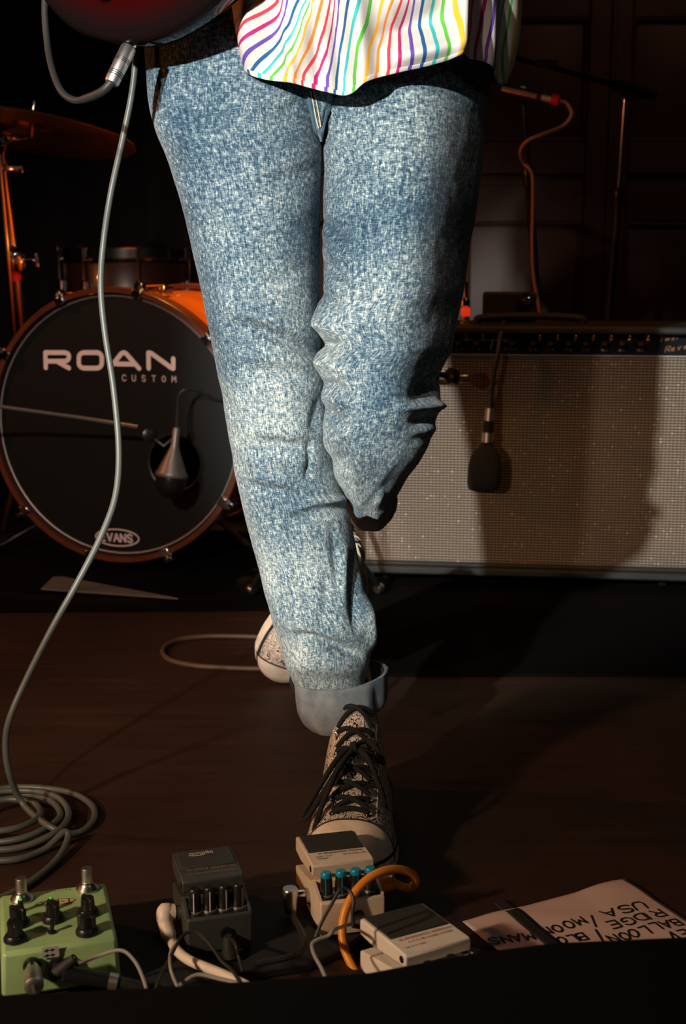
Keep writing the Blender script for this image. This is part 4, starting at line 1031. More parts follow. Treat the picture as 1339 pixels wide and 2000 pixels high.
def bowpart(name, pts, r=0.0033):
    o = MB().tube(spline(pts, 6), r, 8).build(name, 'lace'); adopt(shoe, o)
bowpart('lace_loop', [wl(690, 1458, 1.452), wl(660, 1480, 1.430), wl(625, 1535, 1.405), wl(597, 1582, 1.392), wl(590, 1598, 1.390), wl(602, 1594, 1.388), wl(636, 1540, 1.395), wl(668, 1490, 1.418), wl(692, 1462, 1.447)])
bowpart('lace_end', [wl(690, 1462, 1.447), wl(662, 1500, 1.415), wl(640, 1545, 1.39), wl(622, 1592, 1.375), wl(614, 1622, 1.368)], 0.0034)
bowpart('lace_end', [wl(694, 1460, 1.447), wl(718, 1480, 1.428), wl(735, 1520, 1.412), wl(748, 1560, 1.405), wl(756, 1600, 1.400)])
bowpart('lace_loop', [wl(692, 1458, 1.452), wl(715, 1446, 1.46), wl(735, 1462, 1.452), wl(748, 1490, 1.445), wl(738, 1482, 1.440), wl(712, 1466, 1.44), wl(694, 1462, 1.447)], 0.003)
o = MB().lathe([(0.002, -0.006), (0.007, -0.003), (0.0075, 0.003), (0.002, 0.006)], wl(691, 1460, 1.445), (1, 0, 0.2), 12).build('lace_knot', 'lace'); adopt(shoe, o)

# raised shoe: same shoe, tiptoe behind the standing leg
bpy.context.view_layer.update()
shoe2 = shoe.copy(); col.objects.link(shoe2); shoe2['label'] = 'raised high-top shoe resting on its toe cap'
T_ = (at(548, 1318, 2.02) - at(700, 1040, 1.93)).normalized(); N_ = Vector((0.42, -1.0, 0.15)); N_ = (N_ - T_ * N_.dot(T_)).normalized(); X_ = T_.cross(N_)
M = Matrix((X_, T_, N_)).transposed().to_4x4()
tip = at(540, 1322, 2.03)
M.translation = tip - (T_ * 0.285 + N_ * 0.02)
lowest = min((M @ v.co).z for ch in shoe.children if ch.name.startswith('sole') for v in ch.data.vertices)
M.translation.z -= lowest - 0.001
shoe2.parent = person; shoe2.matrix_parent_inverse = person.matrix_world.inverted(); shoe2.matrix_world = M
for ch in list(shoe.children):
    if ch.name.startswith(('lace_', )): continue
    c2 = ch.copy(); col.objects.link(c2); c2.parent = shoe2; c2.matrix_parent_inverse = Matrix.Identity(4)
    c2.matrix_basis = ch.matrix_basis.copy()
o = MB().tube(spline([at(572, 1290, 1.64), at(573, 1310, 1.64), at(571, 1332, 1.64), at(576, 1350, 1.64)]), 0.0042, 8).build('heel_loop', 'lace'); adopt(shoe, o)

# ================================================================== GUITAR
ga = math.radians(35)
low = at(283, 88, 1.462)
GM = Matrix.Rotation(math.radians(-18), 3, 'Z') @ Matrix(((math.cos(ga), -math.sin(ga), 0), (0, 0, -1), (math.sin(ga), math.cos(ga), 0)))
G0 = low - GM @ Vector((-0.09, -0.14, 0))
gt = thing('electric_guitar', 'glossy dark electric guitar body with red sunburst in front of the hip', 'guitar', G0)
gt.rotation_euler = GM.to_euler()
OUT = spline([(-.158, 0, 0), (-.142, .085, 0), (-.075, .150, 0), (.02, .165, 0), (.10, .145, 0), (.165, .118, 0), (.22, .122, 0), (.27, .130, 0), (.31, .10, 0), (.318, .05, 0), (.315, 0.02, 0), (.29, -.02, 0), (.262, -.045, 0), (.285, -.075, 0), (.312, -.10, 0), (.295, -.128, 0), (.24, -.130, 0), (.18, -.118, 0), (.10, -.145, 0), (.02, -.165, 0), (-.075, -.150, 0), (-.142, -.085, 0), (-.158, 0, 0)], 5)[:-1]
gb_ = MB(); LY = [(-0.020, .95), (-0.020, .97), (-0.017, .992), (-0.012, 1.0), (0.012, 1.0), (0.018, .992), (0.0215, .972), (0.022, .955), (0.022, .945), (0.022, .93), (0.022, .5)]
gb_.grid([[(p.x * k_ + 0.08 * (1 - k_), p.y * k_, z_) for p in OUT] for z_, k_ in LY], True)
nO = len(OUT); gb_.f.append(tuple(range(nO))); gb_.f.append(tuple((len(LY) - 1) * nO + k_ for k_ in range(nO)))
gb_.build('body', 'sunburst', gt, smooth=60)
MB().box((0.52, 0, 0.018), (0.46, 0.05, 0.022)).build('neck', 'drum_hoop', gt, bevel=0.006)
MB().prism([(.74, -.03, .004), (.80, -.045, 0), (.93, -.04, -.01), (.94, 0, -.012), (.93, .04, -.01), (.80, .045, 0), (.74, .03, .004)], (0, 0, 0.014)).build('headstock', 'black_plastic', gt)
for x in (0.03, 0.15): MB().box((x, 0, 0.027), (0.035, 0.075, 0.012)).build('pickup', 'chrome', gt, bevel=0.003)
MB().box((-0.03, 0, 0.03), (0.016, 0.085, 0.014)).build('bridge', 'chrome', gt, bevel=0.003)
for i in range(6): MB().tube([(-0.03, -0.026 + 0.0104 * i, 0.037), (0.75, -0.019 + 0.0076 * i, 0.036)], 0.0005, 4).build('string', 'steel', gt)
for x, y in ((-0.04, -0.105), (0.02, -0.118), (-0.085, -0.075)): MB().lathe([(0.013, 0.022), (0.012, 0.036), (0.001, 0.037)], (x, y, 0), n=16).build('control_knob', 'brass', gt)
jp = at(262, 89, 1.462)
adopt(gt, MB().lathe([(0.010, -0.003), (0.012, 0.0), (0.010, 0.004), (0.005, 0.006)], jp + Vector((0, 0, 0.006)), (0.1, 0, -1), 16).build('jack_plate', 'chrome'))
adopt(gt, MB().lathe([(0.003, 0), (0.003, 0.008), (0.007, 0.010), (0.006, 0.012)], G0 + GM @ Vector((-0.158, 0, 0)), GM @ Vector((-1, 0, 0)), 12).build('strap_button', 'chrome'))

# guitar lead: plug, boot, loop over the strap, long drop and the coil on the floor
gc = thing('guitar_cable', 'long grey guitar cable hanging from the guitar down to a floor coil', 'cable', on(60, 1620, 0))
def GC(o): return adopt(gc, o)
j0, j1 = at(252, 92, 1.457), at(217, 163, 1.440); dv = j1 - j0
GC(MB().tube([jp, j0], 0.003, 10).build('plug_tip', 'chrome'))
pg = GC(MB().tube([j0, j0 + dv * 0.05, j0 + dv * 0.42, j0 + dv * 0.95, j1], [0.0075, 0.0085, 0.0085, 0.0080, 0.0068], 20).build('plug', 'nickel_plug'))
for f_ in (0.36, 0.40, 0.44, 0.72, 0.77, 0.82):
    adopt(pg, MB().lathe([(0.0086, -0.0004), (0.0088, 0), (0.0086, 0.0004)], j0 + dv * f_, dv, 20).build('groove', 'black_metal'))
W1 = [j1 - dv * 0.05, at(200, 178, 1.445), at(175, 190, 1.46), at(146, 196, 1.48), at(120, 178, 1.50), at(102, 135, 1.53), at(92, 80, 1.56), at(88, 0, 1.58), at(100, -120, 1.60), at(170, -200, 1.62), at(245, -150, 1.63), at(270, -30, 1.63), at(266, 95, 1.63),
      at(258, 180, 1.63), at(240, 270, 1.63), at(217, 375, 1.62), at(202, 475, 1.62), at(197, 560, 1.61), at(205, 650, 1.60), at(222, 760, 1.59), at(232, 880, 1.57), at(225, 970, 1.55), at(196, 1050, 1.53), at(150, 1140, 1.51), at(100, 1230, 1.50), at(50, 1330, 1.49), at(20, 1400, 1.48), at(11, 1450, 1.48), at(18, 1510, 1.48), at(45, 1570, 1.49)]
rb = [0.0048] * 3 + [0.0042] + [0.0037] * (len(W1) - 4)
FL = [(95, 1613, .016), (145, 1628, .005), (180, 1606, .005), (181, 1575, .005), (140, 1549, .005), (70, 1538, .005), (0, 1541, .005), (-70, 1565, .005), (-90, 1610, .005), (-40, 1643, .005), (30, 1640, .009), (85, 1620, .012), (118, 1592, .012), (95, 1562, .012), (40, 1550, .012),
      (-20, 1556, .012), (-60, 1590, .012), (-40, 1622, .018), (30, 1618, .02), (75, 1596, .018), (70, 1572, .018), (20, 1561, .018), (-40, 1575, .018), (-60, 1610, .014), (-30, 1655, .005), (40, 1655, .005), (110, 1625, .012), (134, 1590, .012), (110, 1556, .018), (40, 1544, .018),
      (-50, 1556, .018), (-110, 1600, .01), (-60, 1670, .005), (20, 1680, .005), (85, 1660, .005), (125, 1625, .018), (132, 1640, .012), (110, 1680, .005), (60, 1722, .005), (10, 1750, .005), (-60, 1770, .005)]
pts = spline(W1 + [on(x, y, z) for x, y, z in FL], 8)
rad = [0.0046 if i < 20 else 0.0041 for i in range(len(pts))]
GC(MB().tube(pts[:66], rad[:66], 10).build('boot_and_shaded_loop', 'cable_black'))  # boot plus the unlit loop of the lead, its shade put into black
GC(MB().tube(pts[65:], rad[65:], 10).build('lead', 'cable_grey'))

# ================================================================== PEDALS AND PAPER
# thin black pedalboard under the row of pedals
BZ = 0.010
bq = [on(-60, 1812, 0), on(205, 1786, 0), on(470, 1752, 0), on(775, 1728, 0), on(830, 1800, 0), on(600, 1900, 0), on(200, 1960, 0), on(-90, 1990, 0)]
tag(MB().prism([(p.x, p.y, 0.0) for p in bq], (0, 0, BZ)).build('pedalboard', 'black_matte', bevel=0.002), 'thin black pedalboard lying under the row of effect pedals', 'pedalboard')

def stompbox(name, label, pl_, pr_, zt, z0, enamel, knobs, padmat, prt, capmat, knobmat):
    """compact pedal; pl_, pr_ = image corners of the treadle's hinge edge at height zt"""
    a, b = on(*pl_, zt), on(*pr_, zt); d = b - a; sc = d.length / 0.066; yaw = math.atan2(d.y, d.x)
    m_ = (a + b) / 2; R_ = Matrix.Rotation(yaw, 3, 'Z'); loc = m_ - R_ @ Vector((0, -0.022 * sc, 0)); loc.z = z0
    p = thing(name, label, 'effect pedal', loc, yaw, 'guitar effect pedals on the stage floor')
    k = (zt - z0) / 0.058
    def V3(x, y, z): return (x * sc, y * sc, z * k)
    def prof(name, pr, hw, material, par=p, bev=0.0015):
        return MB().prism([V3(-hw, y, z) for y, z in pr], (2 * hw * sc, 0, 0)).build(name, material, par, bevel=bev)
    prof('body', [(-.0645, .0015), (.0645, .0015), (.0645, .020), (-.010, .036), (-.024, .044), (-.028, .044), (-.030, .035), (-.058, .035), (-.0595, .0375), (-.0645, .0365)], .035, enamel)
    MB().box(V3(0, 0.0, 0.0008), (0.066 * sc, 0.12 * sc, 0.0016 * k)).build('rubber_base', 'black_rubber', p)
    for sx_ in (-1, 1):
        MB().prism([V3(sx_ * .0351, y, z) for y, z in [(-.060, .034), (-.030, .034), (-.028, .044), (-.0595, .0375)]], (-sx_ * 0.003 * sc, 0, 0)).build('cheek', enamel, p)
    MB().box(V3(0, -.044, .0352), (.063 * sc, .027 * sc, .002 * k)).build('knob_plate', 'black_plastic', p)
    tr = prof('treadle', [(-.022, .046), (-.022, .0565), (-.019, .058), (.064, .052), (.066, .050), (.066, .036), (.040, .036)], .0345, enamel)
    sl = (.052 - .058) / (.064 + .019)
    def top(y): return .058 + sl * (y + .019)
    pd = MB(); pd.prism([V3(-.031, .012, top(.012) - .0005), V3(.031, .012, top(.012) - .0005), V3(.031, .062, top(.062) - .0005), V3(-.031, .062, top(.062) - .0005)], (0, 0, 0.0022 * k))
    pd.build('rubber_pad', padmat, tr, bevel=0.0008)
    for sx_ in (-1, 1):
        MB().lathe([(0.0001, 0), (.0034, 0), (.0034, .0008), (.0001, .0010)], V3(sx_ * .0345, -.015, .051), (sx_, 0, 0), 14).build('hinge_screw', 'black_metal', tr)
    prt(tr, lambda x, y, l=0.0: Vector(V3(x, y, top(y))) + Vector((0, 0, 0.0006 + l)), sc)
    for i in range(knobs):
        x = (-.024 + .048 * i / (knobs - 1)) if knobs > 1 else 0
        kb = MB().lathe([(.0068, 0), (.0068, .004), (.0060, .015), (.0056, .0220), (.0045, .0230), (.0001, .0230)], V3(x, -.044, .0362), (0, 0, 1), 20).build('knob', knobmat, p, smooth=45)
        MB().lathe([(.0060, .0195), (.0059, .0225), (.0048, .0242), (.0001, .0243)], V3(x, -.044, .0362), (0, 0, 1), 20).build('knob_cap', capmat, kb)
        c = Vector(V3(x, -.044, .0362)); an_ = -1.9 + 0.25 * i
        e = Vector((math.cos(an_), math.sin(an_), 0)); s_ = Vector((-e.y, e.x, 0)) * 0.0005
        MB().add([c + e * .0070 + s_, c + e * .0070 - s_, c + e * .0062 - s_ + Vector((0, 0, .0215)), c + e * .0062 + s_ + Vector((0, 0, .0215))], [(0, 1, 2, 3)]).build('pointer', capmat if capmat == 'blue_cap' else 'white_print', kb)
        MB().lathe([(.0078, 0), (.0078, .0012), (.0068, .0014)], V3(x, -.044, .0362), (0, 0, 1), 20).build('collar', 'silver_trim', kb)
    for sx_ in (-1, 1):
        MB().lathe([(.0085, 0), (.0085, .004), (.0050, .0045), (.0050, .002)], V3(sx_ * .035, -.006, .018), (sx_, 0, 0), 12).build('jack_nut', 'steel', p)
    MB().lathe([(.0060, 0), (.0060, .002), (.0035, .0022), (.0035, .001)], V3(0.006, -.0645, .020), (0, -1, 0), 12).build('power_socket', 'black_plastic', p)
    return p, sc
def scribble(rows_, material):
    def f(tr, P, sc):
        mb = MB(); rnd = random.Random(3)
        for y, x0, x1, hh in rows_:
            x = x0
            while x < x1:
                wd_ = rnd.uniform(.0012, .0026)
                o = P(x, y)
                ribbon(mb, [(0, 0), (wd_ * .3, hh), (wd_ * .7, hh * .2), (wd_, hh * rnd.uniform(.5, 1))], 0.0006, o, Vector((1, 0, 0)), Vector((0, 1, -0.07)).normalized(), 0.0002)
                x += wd_ + (.0022 if rnd.random() < .2 else .0006)
        mb.build('label_print', material, tr)
    return f
cream, csc = stompbox('cream_pedal', 'cream effect pedal with four blue-capped knobs in front of the shoe', (612, 1690), (728, 1677), 0.070, BZ, 'cream_enamel', 4, 'pedal_pad',
    scribble([(.004, -.022, .026, .003), (-.004, -.026, -.008, .0024), (-.004, .004, .028, .0024), (-.010, -.026, -.016, .002)], 'teal_print'), 'blue_cap', 'black_plastic')
def dark_print(tr, P, sc):
    X, Y_ = Vector((1, 0, 0)), Vector((0, 1, -0.07)).normalized()
    mb = MB(); text(mb, 'nuno8o', P(-.016, .045, .0018), X, Y_, 0.0072 * sc, 0.0007, 0.0003, fit=0.027 * sc)
    ribbon(mb, [(0, 0), (.004, -.002), (.010, -.0024), (.016, 0)], 0.0014, P(-.017, .043, .0018), X, Y_, 0.0003)
    mb.build('logo_print', 'white_print', tr)
    mb = MB()
    text(mb, 'REVERB', P(.029, .0085), -X, -Y_, 0.0045, 0.0006, -0.0, fit=0.024)
    text(mb, 'DIGITAL', P(-.002, .0085), -X, -Y_, 0.0045, 0.0006, -0.0, fit=0.024)
    for i in range(26): ribbon(mb, [(0, 0), (.0009, .0022)], 0.0006, P(-.029 + .0022 * i, -.008), X, Y_, 0.0002)
    mb.build('label_print', 'tan_print', tr)
dark, dsc = stompbox('charcoal_pedal', 'charcoal effect pedal with four black knobs and a white elbow plug', (358, 1722), (474, 1708), 0.070, BZ, 'charcoal_enamel', 4, 'charcoal_enamel', dark_print, 'black_plastic', 'black_plastic')
white, wsc = stompbox('white_pedal', 'white effect pedal with red print, nearest the setlist', (795, 1866), (917, 1832), 0.064, 0.004, 'white_enamel', 3, 'pedal_pad',
    scribble([(.004, -.026, .029, .003), (-.003, -.020, .026, .0028), (-.011, -.028, -.008, .002)], 'red_print'), 'black_plastic', 'black_plastic')

# green twin-switch pedal
ZGt = 0.056
g_bl, g_br, g_fr = on(15, 1746, ZGt), on(206, 1722, ZGt), on(203, 1835, ZGt)
gx = (g_br - g_bl); gw = gx.length; yaw = math.atan2(gx.y, gx.x); gd = (g_br - g_fr).length
R_ = Matrix.Rotation(yaw, 3, 'Z'); ctr = g_br + R_ @ Vector((-gw / 2 - 0.004, -gd / 2, 0)); gw += 0.008
gp = thing('green_pedal', 'pale green pedal with two footswitches, five black knobs and an oval logo', 'effect pedal', (ctr.x, ctr.y, BZ), yaw, 'guitar effect pedals on the stage floor')
bpy.context.view_layer.update(); GI = gp.matrix_world.inverted()
GH = ZGt - BZ
def gl_(px, py, z=ZGt): return GI @ on(px, py, z)
hw, hd = gw / 2, gd / 2
mb = MB(); mb.add([(-hw - .002, -hd - .005, .003), (hw + .002, -hd - .005, .003), (hw + .002, hd + .003, .003), (-hw - .002, hd + .003, .003), (-hw, -hd, GH), (hw, -hd, GH), (hw, hd, GH), (-hw, hd, GH)],
                  [(3, 2, 1, 0), (4, 5, 6, 7), (0, 1, 5, 4), (1, 2, 6, 5), (2, 3, 7, 6), (3, 0, 4, 7)])
mb.build('enclosure', 'green_enamel', gp, bevel=0.004)
for sx_ in (-1, 1):
    for sy in (-1, 1): MB().lathe([(.006, 0), (.007, .003)], (sx_ * (hw - .012), sy * (hd - .012), 0), n=12).build('foot', 'black_rubber', gp)
for px, py in ((43, 1757), (171, 1737)):
    p = gl_(px, py)
    fs = MB().lathe([(.0115, 0), (.0115, .002), (.0085, .0055), (.0065, .008), (.0065, .009)], (p.x, p.y, GH), n=20).build('footswitch', 'steel', gp)
    MB().lathe([(.0056, .008), (.0056, .022), (.0050, .0235), (.001, .024)], (p.x, p.y, GH), n=20).build('button', 'nickel_plug', fs)
for px, py, an_ in ((36, 1806, 2.4), (30, 1836, 1.7), (104, 1797, 2.0), (172, 1786, 2.0), (170, 1822, 2.6)):
    p = gl_(px, py)
    kb = MB().lathe([(.0108, 0), (.0108, .003), (.0088, .006), (.0070, .0065), (.0062, .0175), (.001, .018)], (p.x, p.y, GH + .0003), n=24).build('knob', 'black_plastic', gp)
    e = Vector((math.cos(an_), math.sin(an_), 0))
    MB().box((p.x, p.y, GH + .0125), (.0185, .0044, .0118), Matrix.Rotation(an_, 3, 'Z')).build('grip', 'black_plastic', kb, bevel=0.0012)
p = gl_(101, 1822); tg = MB().lathe([(.004, 0), (.004, .002), (.0018, .0025), (.0026, .011), (.001, .012)], (p.x, p.y, GH), (0.1, 0.1, 1), 12).build('toggle', 'black_metal', gp)
for px, py in ((41, 1781), (100, 1778)):
    p = gl_(px, py); MB().lathe([(.0018, 0), (.0016, .0015), (.0008, .0022)], (p.x, p.y, GH + .012), n=10).build('indicator', 'green_lamp', gp)
    MB().lathe([(.0028, 0), (.0026, .0125)], (p.x, p.y, GH), n=10).build('indicator_post', 'black_plastic', gp)
p = gl_(108, 1763); X, Y_ = Vector((1, 0, 0)), Vector((0, 1, 0))
mb = MB().add([(p.x + .019 * math.cos(k * PI / 16), p.y + .0058 * math.sin(k * PI / 16), GH + .0003) for k in range(32)], [tuple(range(32))]); ov = mb.build('logo_oval', 'tag_oval', gp)
mb = MB(); text(mb, 'T-REX', Vector((p.x + .0155, p.y + .004, GH + .0006)), -X, -Y_, 0.0080, 0.0013, 0.0, fit=0.030)
ribbon(mb, [(p.x + .019 * math.cos(k * PI / 16), p.y + .0058 * math.sin(k * PI / 16)) for k in range(33)], 0.0006, Vector((0, 0, GH + .0005)), X, Y_, 0.0)
mb.build('logo_lettering', 'ink', gp)
mb = MB()
for i in range(7): ribbon(mb, [(0, 0), (.0012, .0014)], 0.0006, Vector((-.006 + i * .0036, hd - .008, GH + .0005)), X, Y_, 0.0)
mb.build('small_print', 'ink', gp)
# front face: sticker, sockets
def gf(px, py):
    nrm = R_ @ Vector((0, -1, 0)); p0 = gp.matrix_world @ Vector((0, -hd - .0035, 0)); return GI @ onplane(px, py, p0, nrm)
p = gf(99, 1860); MB().box((p.x, -hd - .0029, p.z), (.015, .0006, .011)).build('sticker', 'sticker', gp)
mb = MB()
for i in range(4): ribbon(mb, [(0, 0), (.002, .001)], 0.0016, Vector((p.x - .005 + .005 * (i % 2), -hd - .0036, p.z - .003 + .005 * (i // 2))), X, Vector((0, 0, 1)), 0.0002)
mb.build('sticker_print', 'ink', gp)
for px, py in ((63, 1885), (112, 1885), (135, 1885)):
    p = gf(px, py); MB().lathe([(.0085, 0), (.0085, .003), (.005, .0034), (.005, .001)], (p.x, -hd - .0035, p.z), (0, -1, 0), 16).build('socket', 'black_plastic', gp)

# plugs and cables among the pedals
def cable(name, label, pts, r, material, cat='cable'):
    t = thing(name, label, cat, Vector((pts[0].x, pts[0].y, 0)))
    adopt(t, MB().tube(spline(pts, 8), r, 8).build('lead', material)); return t
gm = gp.matrix_world
s0 = gm @ Vector((gf(63, 1885).x, -hd - .004, gf(63, 1885).z)); nF = R_ @ Vector((0, -1, 0))
c1 = thing('jack_plug', 'fat silver jack plug in the lower left of the green pedal', 'plug', s0)
adopt(c1, MB().tube([s0 + nF * -0.001, s0 + nF * 0.010], 0.0066, 14).build('collar', 'chrome'))
adopt(c1, MB().tube([s0 + nF * 0.010, s0 + nF * 0.014, s0 + nF * 0.036, s0 + nF * 0.038], [0.0066, 0.0088, 0.0088, 0.006], 16).build('barrel', 'nickel_plug'))
adopt(c1, MB().tube(spline([s0 + nF * 0.037, s0 + nF * 0.06 + Vector((0, 0, -.012)), s0 + nF * 0.075 + Vector((-.02, 0, -.03))]), 0.0034, 8).build('lead', 'cable_black'))
s1_ = gm @ Vector((gf(135, 1885).x, -hd - .004, gf(135, 1885).z))
c2 = thing('elbow_jack', 'dark right-angle jack with silver band beside the green pedal', 'plug', s1_)
adopt(c2, MB().tube([s1_, s1_ + nF * 0.014], 0.0058, 14).build('neck', 'brass'))
e0 = s1_ + nF * 0.016; e1 = e0 + Vector((0.058, 0.002, -0.012)); dv = e1 - e0
adopt(c2, MB().tube([e0 - dv * 0.12, e0 - dv * 0.08, e0 + dv * 0.6], [0.005, 0.0075, 0.0072], 16).build('barrel', 'black_metal'))
adopt(c2, MB().tube([e0 + dv * 0.6, e0 + dv * 0.74], 0.0078, 16).build('band', 'nickel_plug'))
adopt(c2, MB().tube([e0 + dv * 0.74, e1, e1 + Vector((0.02, 0, -0.012))], [0.006, 0.005, 0.0035], 12).build('boot', 'cable_black'))
s2_ = gm @ Vector((gf(112, 1885).x, -hd - .004, gf(112, 1885).z))
c3 = thing('power_lead', 'thin pale power lead with black plug curving away from the green pedal', 'cable', s2_)
q0 = s2_ + nF * 0.012; q1 = q0 + Vector((0.016, 0, 0.014))
adopt(c3, MB().tube([s2_, q0], 0.005, 12).build('tip', 'black_plastic')); adopt(c3, MB().tube([q0 - Vector((0.006, 0, 0.005)), q0, q1], [0.0055, 0.0062, 0.0045], 12).build('plug', 'black_rubber'))
adopt(c3, MB().tube(spline([q1, at(140, 1872, q1.y), at(158, 1880, q1.y), at(190, 1868, q1.y + .01), at(235, 1856, 1.09), at(262, 1876, 1.08), at(280, 1912, 1.06), at(290, 1950, 1.04)]), 0.0017, 8).build('lead', 'cable_two_tone'))
# white elbow plug into the charcoal pedal
bpy.context.view_layer.update()
jd = dark.matrix_world @ Vector((-.040 * dsc, -.006 * dsc, .020))
c4 = thing('white_jack_cable', 'white elbow jack and thick white cable beside the charcoal pedal', 'cable', jd)
el = at(322, 1782, jd.y - .004)
adopt(c4, MB().tube([jd, jd + (el - jd) * 0.25], 0.006, 14).build('collar', 'steel'))
adopt(c4, MB().tube(spline([jd + (el - jd) * 0.2, jd + (el - jd) * 0.7, el + Vector((0.0, 0, 0.001)), at(322, 1800, el.y - .006), at(332, 1832, el.y - .015), at(340, 1850, el.y - .02)], 6), [0.0085] * 18 + [0.0075] * 6 + [0.0062] * 7, 14).build('elbow', 'cable_white'))
adopt(c4, MB().tube(spline([at(334, 1838, el.y - .017), at(345, 1856, 1.125), at(370, 1876, 1.10), at(410, 1893, 1.08), at(450, 1910, 1.06), at(520, 1945, 1.03)]), 0.0048, 10).build('lead', 'cable_white'))
# thin leads tangled in front
cable('thin_lead', 'thin black lead arching in front of the charcoal pedal', [at(296, 1955, 1.03), at(312, 1910, 1.05), at(335, 1865, 1.075), at(356, 1828, 1.095), at(382, 1820, 1.10), at(408, 1842, 1.09), at(432, 1876, 1.075), at(455, 1898, 1.06), at(480, 1940, 1.03)], 0.0016, 'cable_black')
cable('thin_lead', 'second thin dark lead crossing the thick white cable', [at(345, 1838, 1.09), at(333, 1860, 1.08), at(332, 1885, 1.06), at(338, 1908, 1.05), at(350, 1935, 1.03)], 0.0015, 'cable_two_tone')
cable('flat_lead', 'pale thin lead lying low between charcoal and cream pedals', [at(350, 1925, 1.05), at(385, 1904, 1.06), at(430, 1912, 1.055), at(470, 1922, 1.045), at(510, 1940, 1.03)], 0.0019, 'cable_two_tone')
pd0 = dark.matrix_world @ Vector((.010 * dsc, -.067 * dsc, .016))
c5 = thing('power_lead', 'black power plug and lead at the front of the charcoal pedal', 'cable', pd0)
adopt(c5, MB().tube([pd0, pd0 + Vector((0, -.012, -.001))], 0.0052, 12).build('tip', 'black_plastic'))
adopt(c5, MB().tube([pd0 + Vector((-.001, -.012, .008)), pd0 + Vector((0, -.012, 0)), pd0 + Vector((.002, -.014, -.013))], [.004, .007, .0085], 12).build('plug', 'black_rubber'))
adopt(c5, MB().tube(spline([pd0 + Vector((.000, -.013, .006)), at(458, 1842, 1.085), at(466, 1870, 1.075), at(474, 1898, 1.06)]), 0.0016, 8).build('lead', 'cable_black'))
# cream pedal: power lead, silver elbow jack, orange cable
pd1 = cream.matrix_world @ Vector((.006 * csc, -.067 * csc, .021))
c6 = thing('power_lead', 'black power lead looped in front of the cream pedal', 'cable', pd1)
adopt(c6, MB().tube([pd1, pd1 + Vector((0, -.012, 0))], 0.0052, 12).build('tip', 'black_plastic'))
adopt(c6, MB().tube([pd1 + Vector((-.008, -.013, -.001)), pd1 + Vector((0, -.013, 0)), pd1 + Vector((.007, -.013, .001))], [.004, .0065, .0065], 12).build('plug', 'black_rubber'))
adopt(c6, MB().tube(spline([pd1 + Vector((-.007, -.013, -.001)), at(655, 1815, 1.10), at(640, 1828, 1.095), at(618, 1836, 1.09), at(609, 1846, 1.085), at(614, 1866, 1.07), at(628, 1892, 1.05), at(642, 1925, 1.03)]), 0.0018, 8).build('lead', 'cable_two_tone'))
cable('thin_lead', 'thin black lead dropping across the blue knobs of the cream pedal', [at(690, 1808, 1.085), at(688, 1780, 1.088), at(690, 1757, 1.092), at(680, 1738, 1.098), at(664, 1738, 1.098), at(648, 1765, 1.092), at(630, 1797, 1.085), at(616, 1830, 1.078)], 0.0017, 'cable_black')
jl = cream.matrix_world @ Vector((-.0385 * csc, -.006 * csc, .021))
c7 = thing('elbow_jack', 'silver right-angle jack plugged into the side of the cream pedal', 'plug', jl)
k1 = jl + Vector((-.016, -.004, 0))
adopt(c7, MB().tube([jl, k1], 0.0048, 12).build('neck', 'chrome'))
adopt(c7, MB().tube([k1 + Vector((0, -.003, .010)), k1 + Vector((0, -.003, .008)), k1 + Vector((.001, -.006, -.016))], [.0075, .0085, .0062], 14).build('barrel', 'steel'))
adopt(c7, MB().tube(spline([k1 + Vector((.001, -.006, -.015)), at(592, 1830, 1.14), at(590, 1855, 1.11), at(560, 1870, 1.09), at(500, 1882, 1.08)]), 0.0032, 8).build('lead', 'cable_black'))
jr = cream.matrix_world @ Vector((.0385 * csc, -.006 * csc, .021))
c8 = thing('orange_cable', 'bright orange patch cable looping over the cream pedal', 'cable', jr)
oc = [jr, jr + Vector((.010, -.002, .002)), at(770, 1722, jr.y - .004)]
adopt(c8, MB().tube(oc, [.006, .0085, .0072], 14).build('plug', 'cable_orange'))
oy = jr.y
adopt(c8, MB().tube(spline([at(764, 1722, oy - .004), at(782, 1731, oy - .008), at(800, 1734, oy - .012), at(811, 1722, oy - .018), at(803, 1706, oy - .024), at(780, 1698, oy - .032), at(752, 1700, oy - .042), at(722, 1714, oy - .052), at(695, 1740, oy - .062), at(676, 1774, oy - .072), at(668, 1810, oy - .080), at(671, 1846, oy - .090), at(682, 1876, oy - .10), at(700, 1910, oy - .115), at(720, 1950, oy - .13)], 8), 0.0044, 12).build('lead', 'cable_orange'))

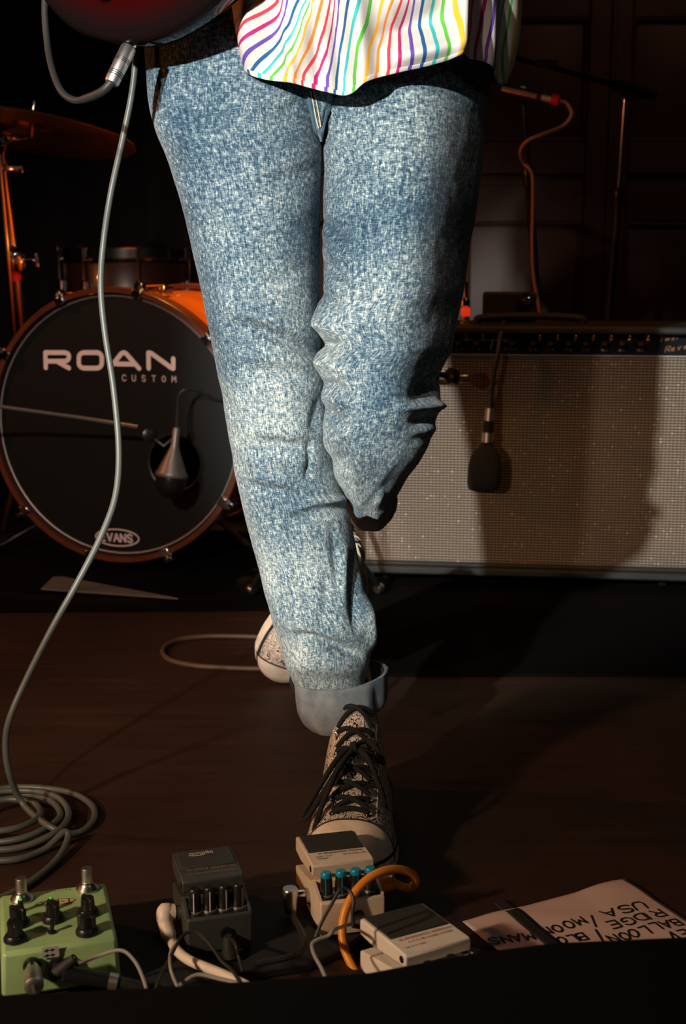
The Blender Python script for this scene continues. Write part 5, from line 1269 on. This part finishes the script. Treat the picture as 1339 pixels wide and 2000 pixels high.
# handwritten setlist, upside down to the camera
PA = on(1218, 1720, 0.001); e1 = (on(895, 1806, 0.001) - PA).normalized(); e2 = Vector((-e1.y, e1.x, 0))
if e2.y > 0: e2 = -e2
def zw(u, v): return 0.0012 + 0.0020 * max(0, math.sin(u * 38 + 0.6)) * math.exp(-((v - 0.05) / 0.12) ** 2) + 0.0012 * max(0, math.sin((u * 0.8 + v) * 60)) 
sl = thing('setlist', 'sheet of paper with handwritten black set list lying right of the pedals', 'paper', PA)
nu, nv = 40, 50; SWD, SLN = 0.212, 0.285
rows = [[PA + e1 * (SWD * i / nu) + e2 * (SLN * j / nv) + Vector((0, 0, zw(SWD * i / nu, SLN * j / nv))) for i in range(nu + 1)] for j in range(nv + 1)]
adopt(sl, MB().grid(rows).build('sheet', 'paper', smooth=180, solid=0.0003))
mb = MB()
def hand(t, pa, pb, h):
    a, b = on(*pa, 0.001), on(*pb, 0.001); d = b - a
    ex = d.normalized(); ey = Vector((-ex.y, ex.x, 0)); 
    if ey.y > 0: ey = -ey
    text(mb, t, Vector((a.x, a.y, 0)), ex, ey, h, 0.0026, 0.0, fit=d.length, wob=0.06)
hand('USA', (1254, 1767), (1170, 1783), 0.0145)
hand('RIDGE', (1284, 1782), (1181, 1807), 0.0140)
hand('/', (1158, 1793), (1140, 1796), 0.0200)
hand('MOON', (1132, 1796), (1050, 1818), 0.0135)
hand('BALLOON', (1318, 1800), (1180, 1832), 0.0140)
hand('/', (1166, 1820), (1152, 1823), 0.0190)
hand('BLO', (1136, 1824), (1082, 1836), 0.0135)
hand('MANS', (1036, 1826), (950, 1840), 0.0135)
hand('DEV', (1352, 1818), (1300, 1830), 0.0140)
mb.v = [(v[0], v[1], (lambda q: 0.001 + zw(q.dot(e1), q.dot(e2)) + 0.0006)(Vector((v[0], v[1], 0)) - Vector((PA.x, PA.y, 0)))) for v in mb.v]
adopt(sl, mb.build('handwriting', 'ink'))
ta, tb = on(994, 1780, 0), on(1062, 1836, 0); td = (tb - ta).normalized(); tn = Vector((-td.y, td.x, 0)) * 0.0085
ta = ta - td * 0.02; tb = tb + td * 0.05
rows = []
for j in range(21):
    c = ta + (tb - ta) * (j / 20); r = []
    for s in (-1, -0.5, 0, 0.5, 1):
        p = c + tn * s; q = p - Vector((PA.x, PA.y, 0)); u_, v_ = q.dot(e1), q.dot(e2)
        inside = 0 <= v_ <= SLN and 0 <= u_ <= SWD
        r.append(Vector((p.x, p.y, 0.0022 + (zw(u_, v_) if inside else 0.0003))))
    rows.append(r)
tag(MB().grid(rows).build('tape_strip', 'gaffer_tape', smooth=180, solid=0.0004), 'strip of black gaffer tape holding down the set list paper', 'tape')
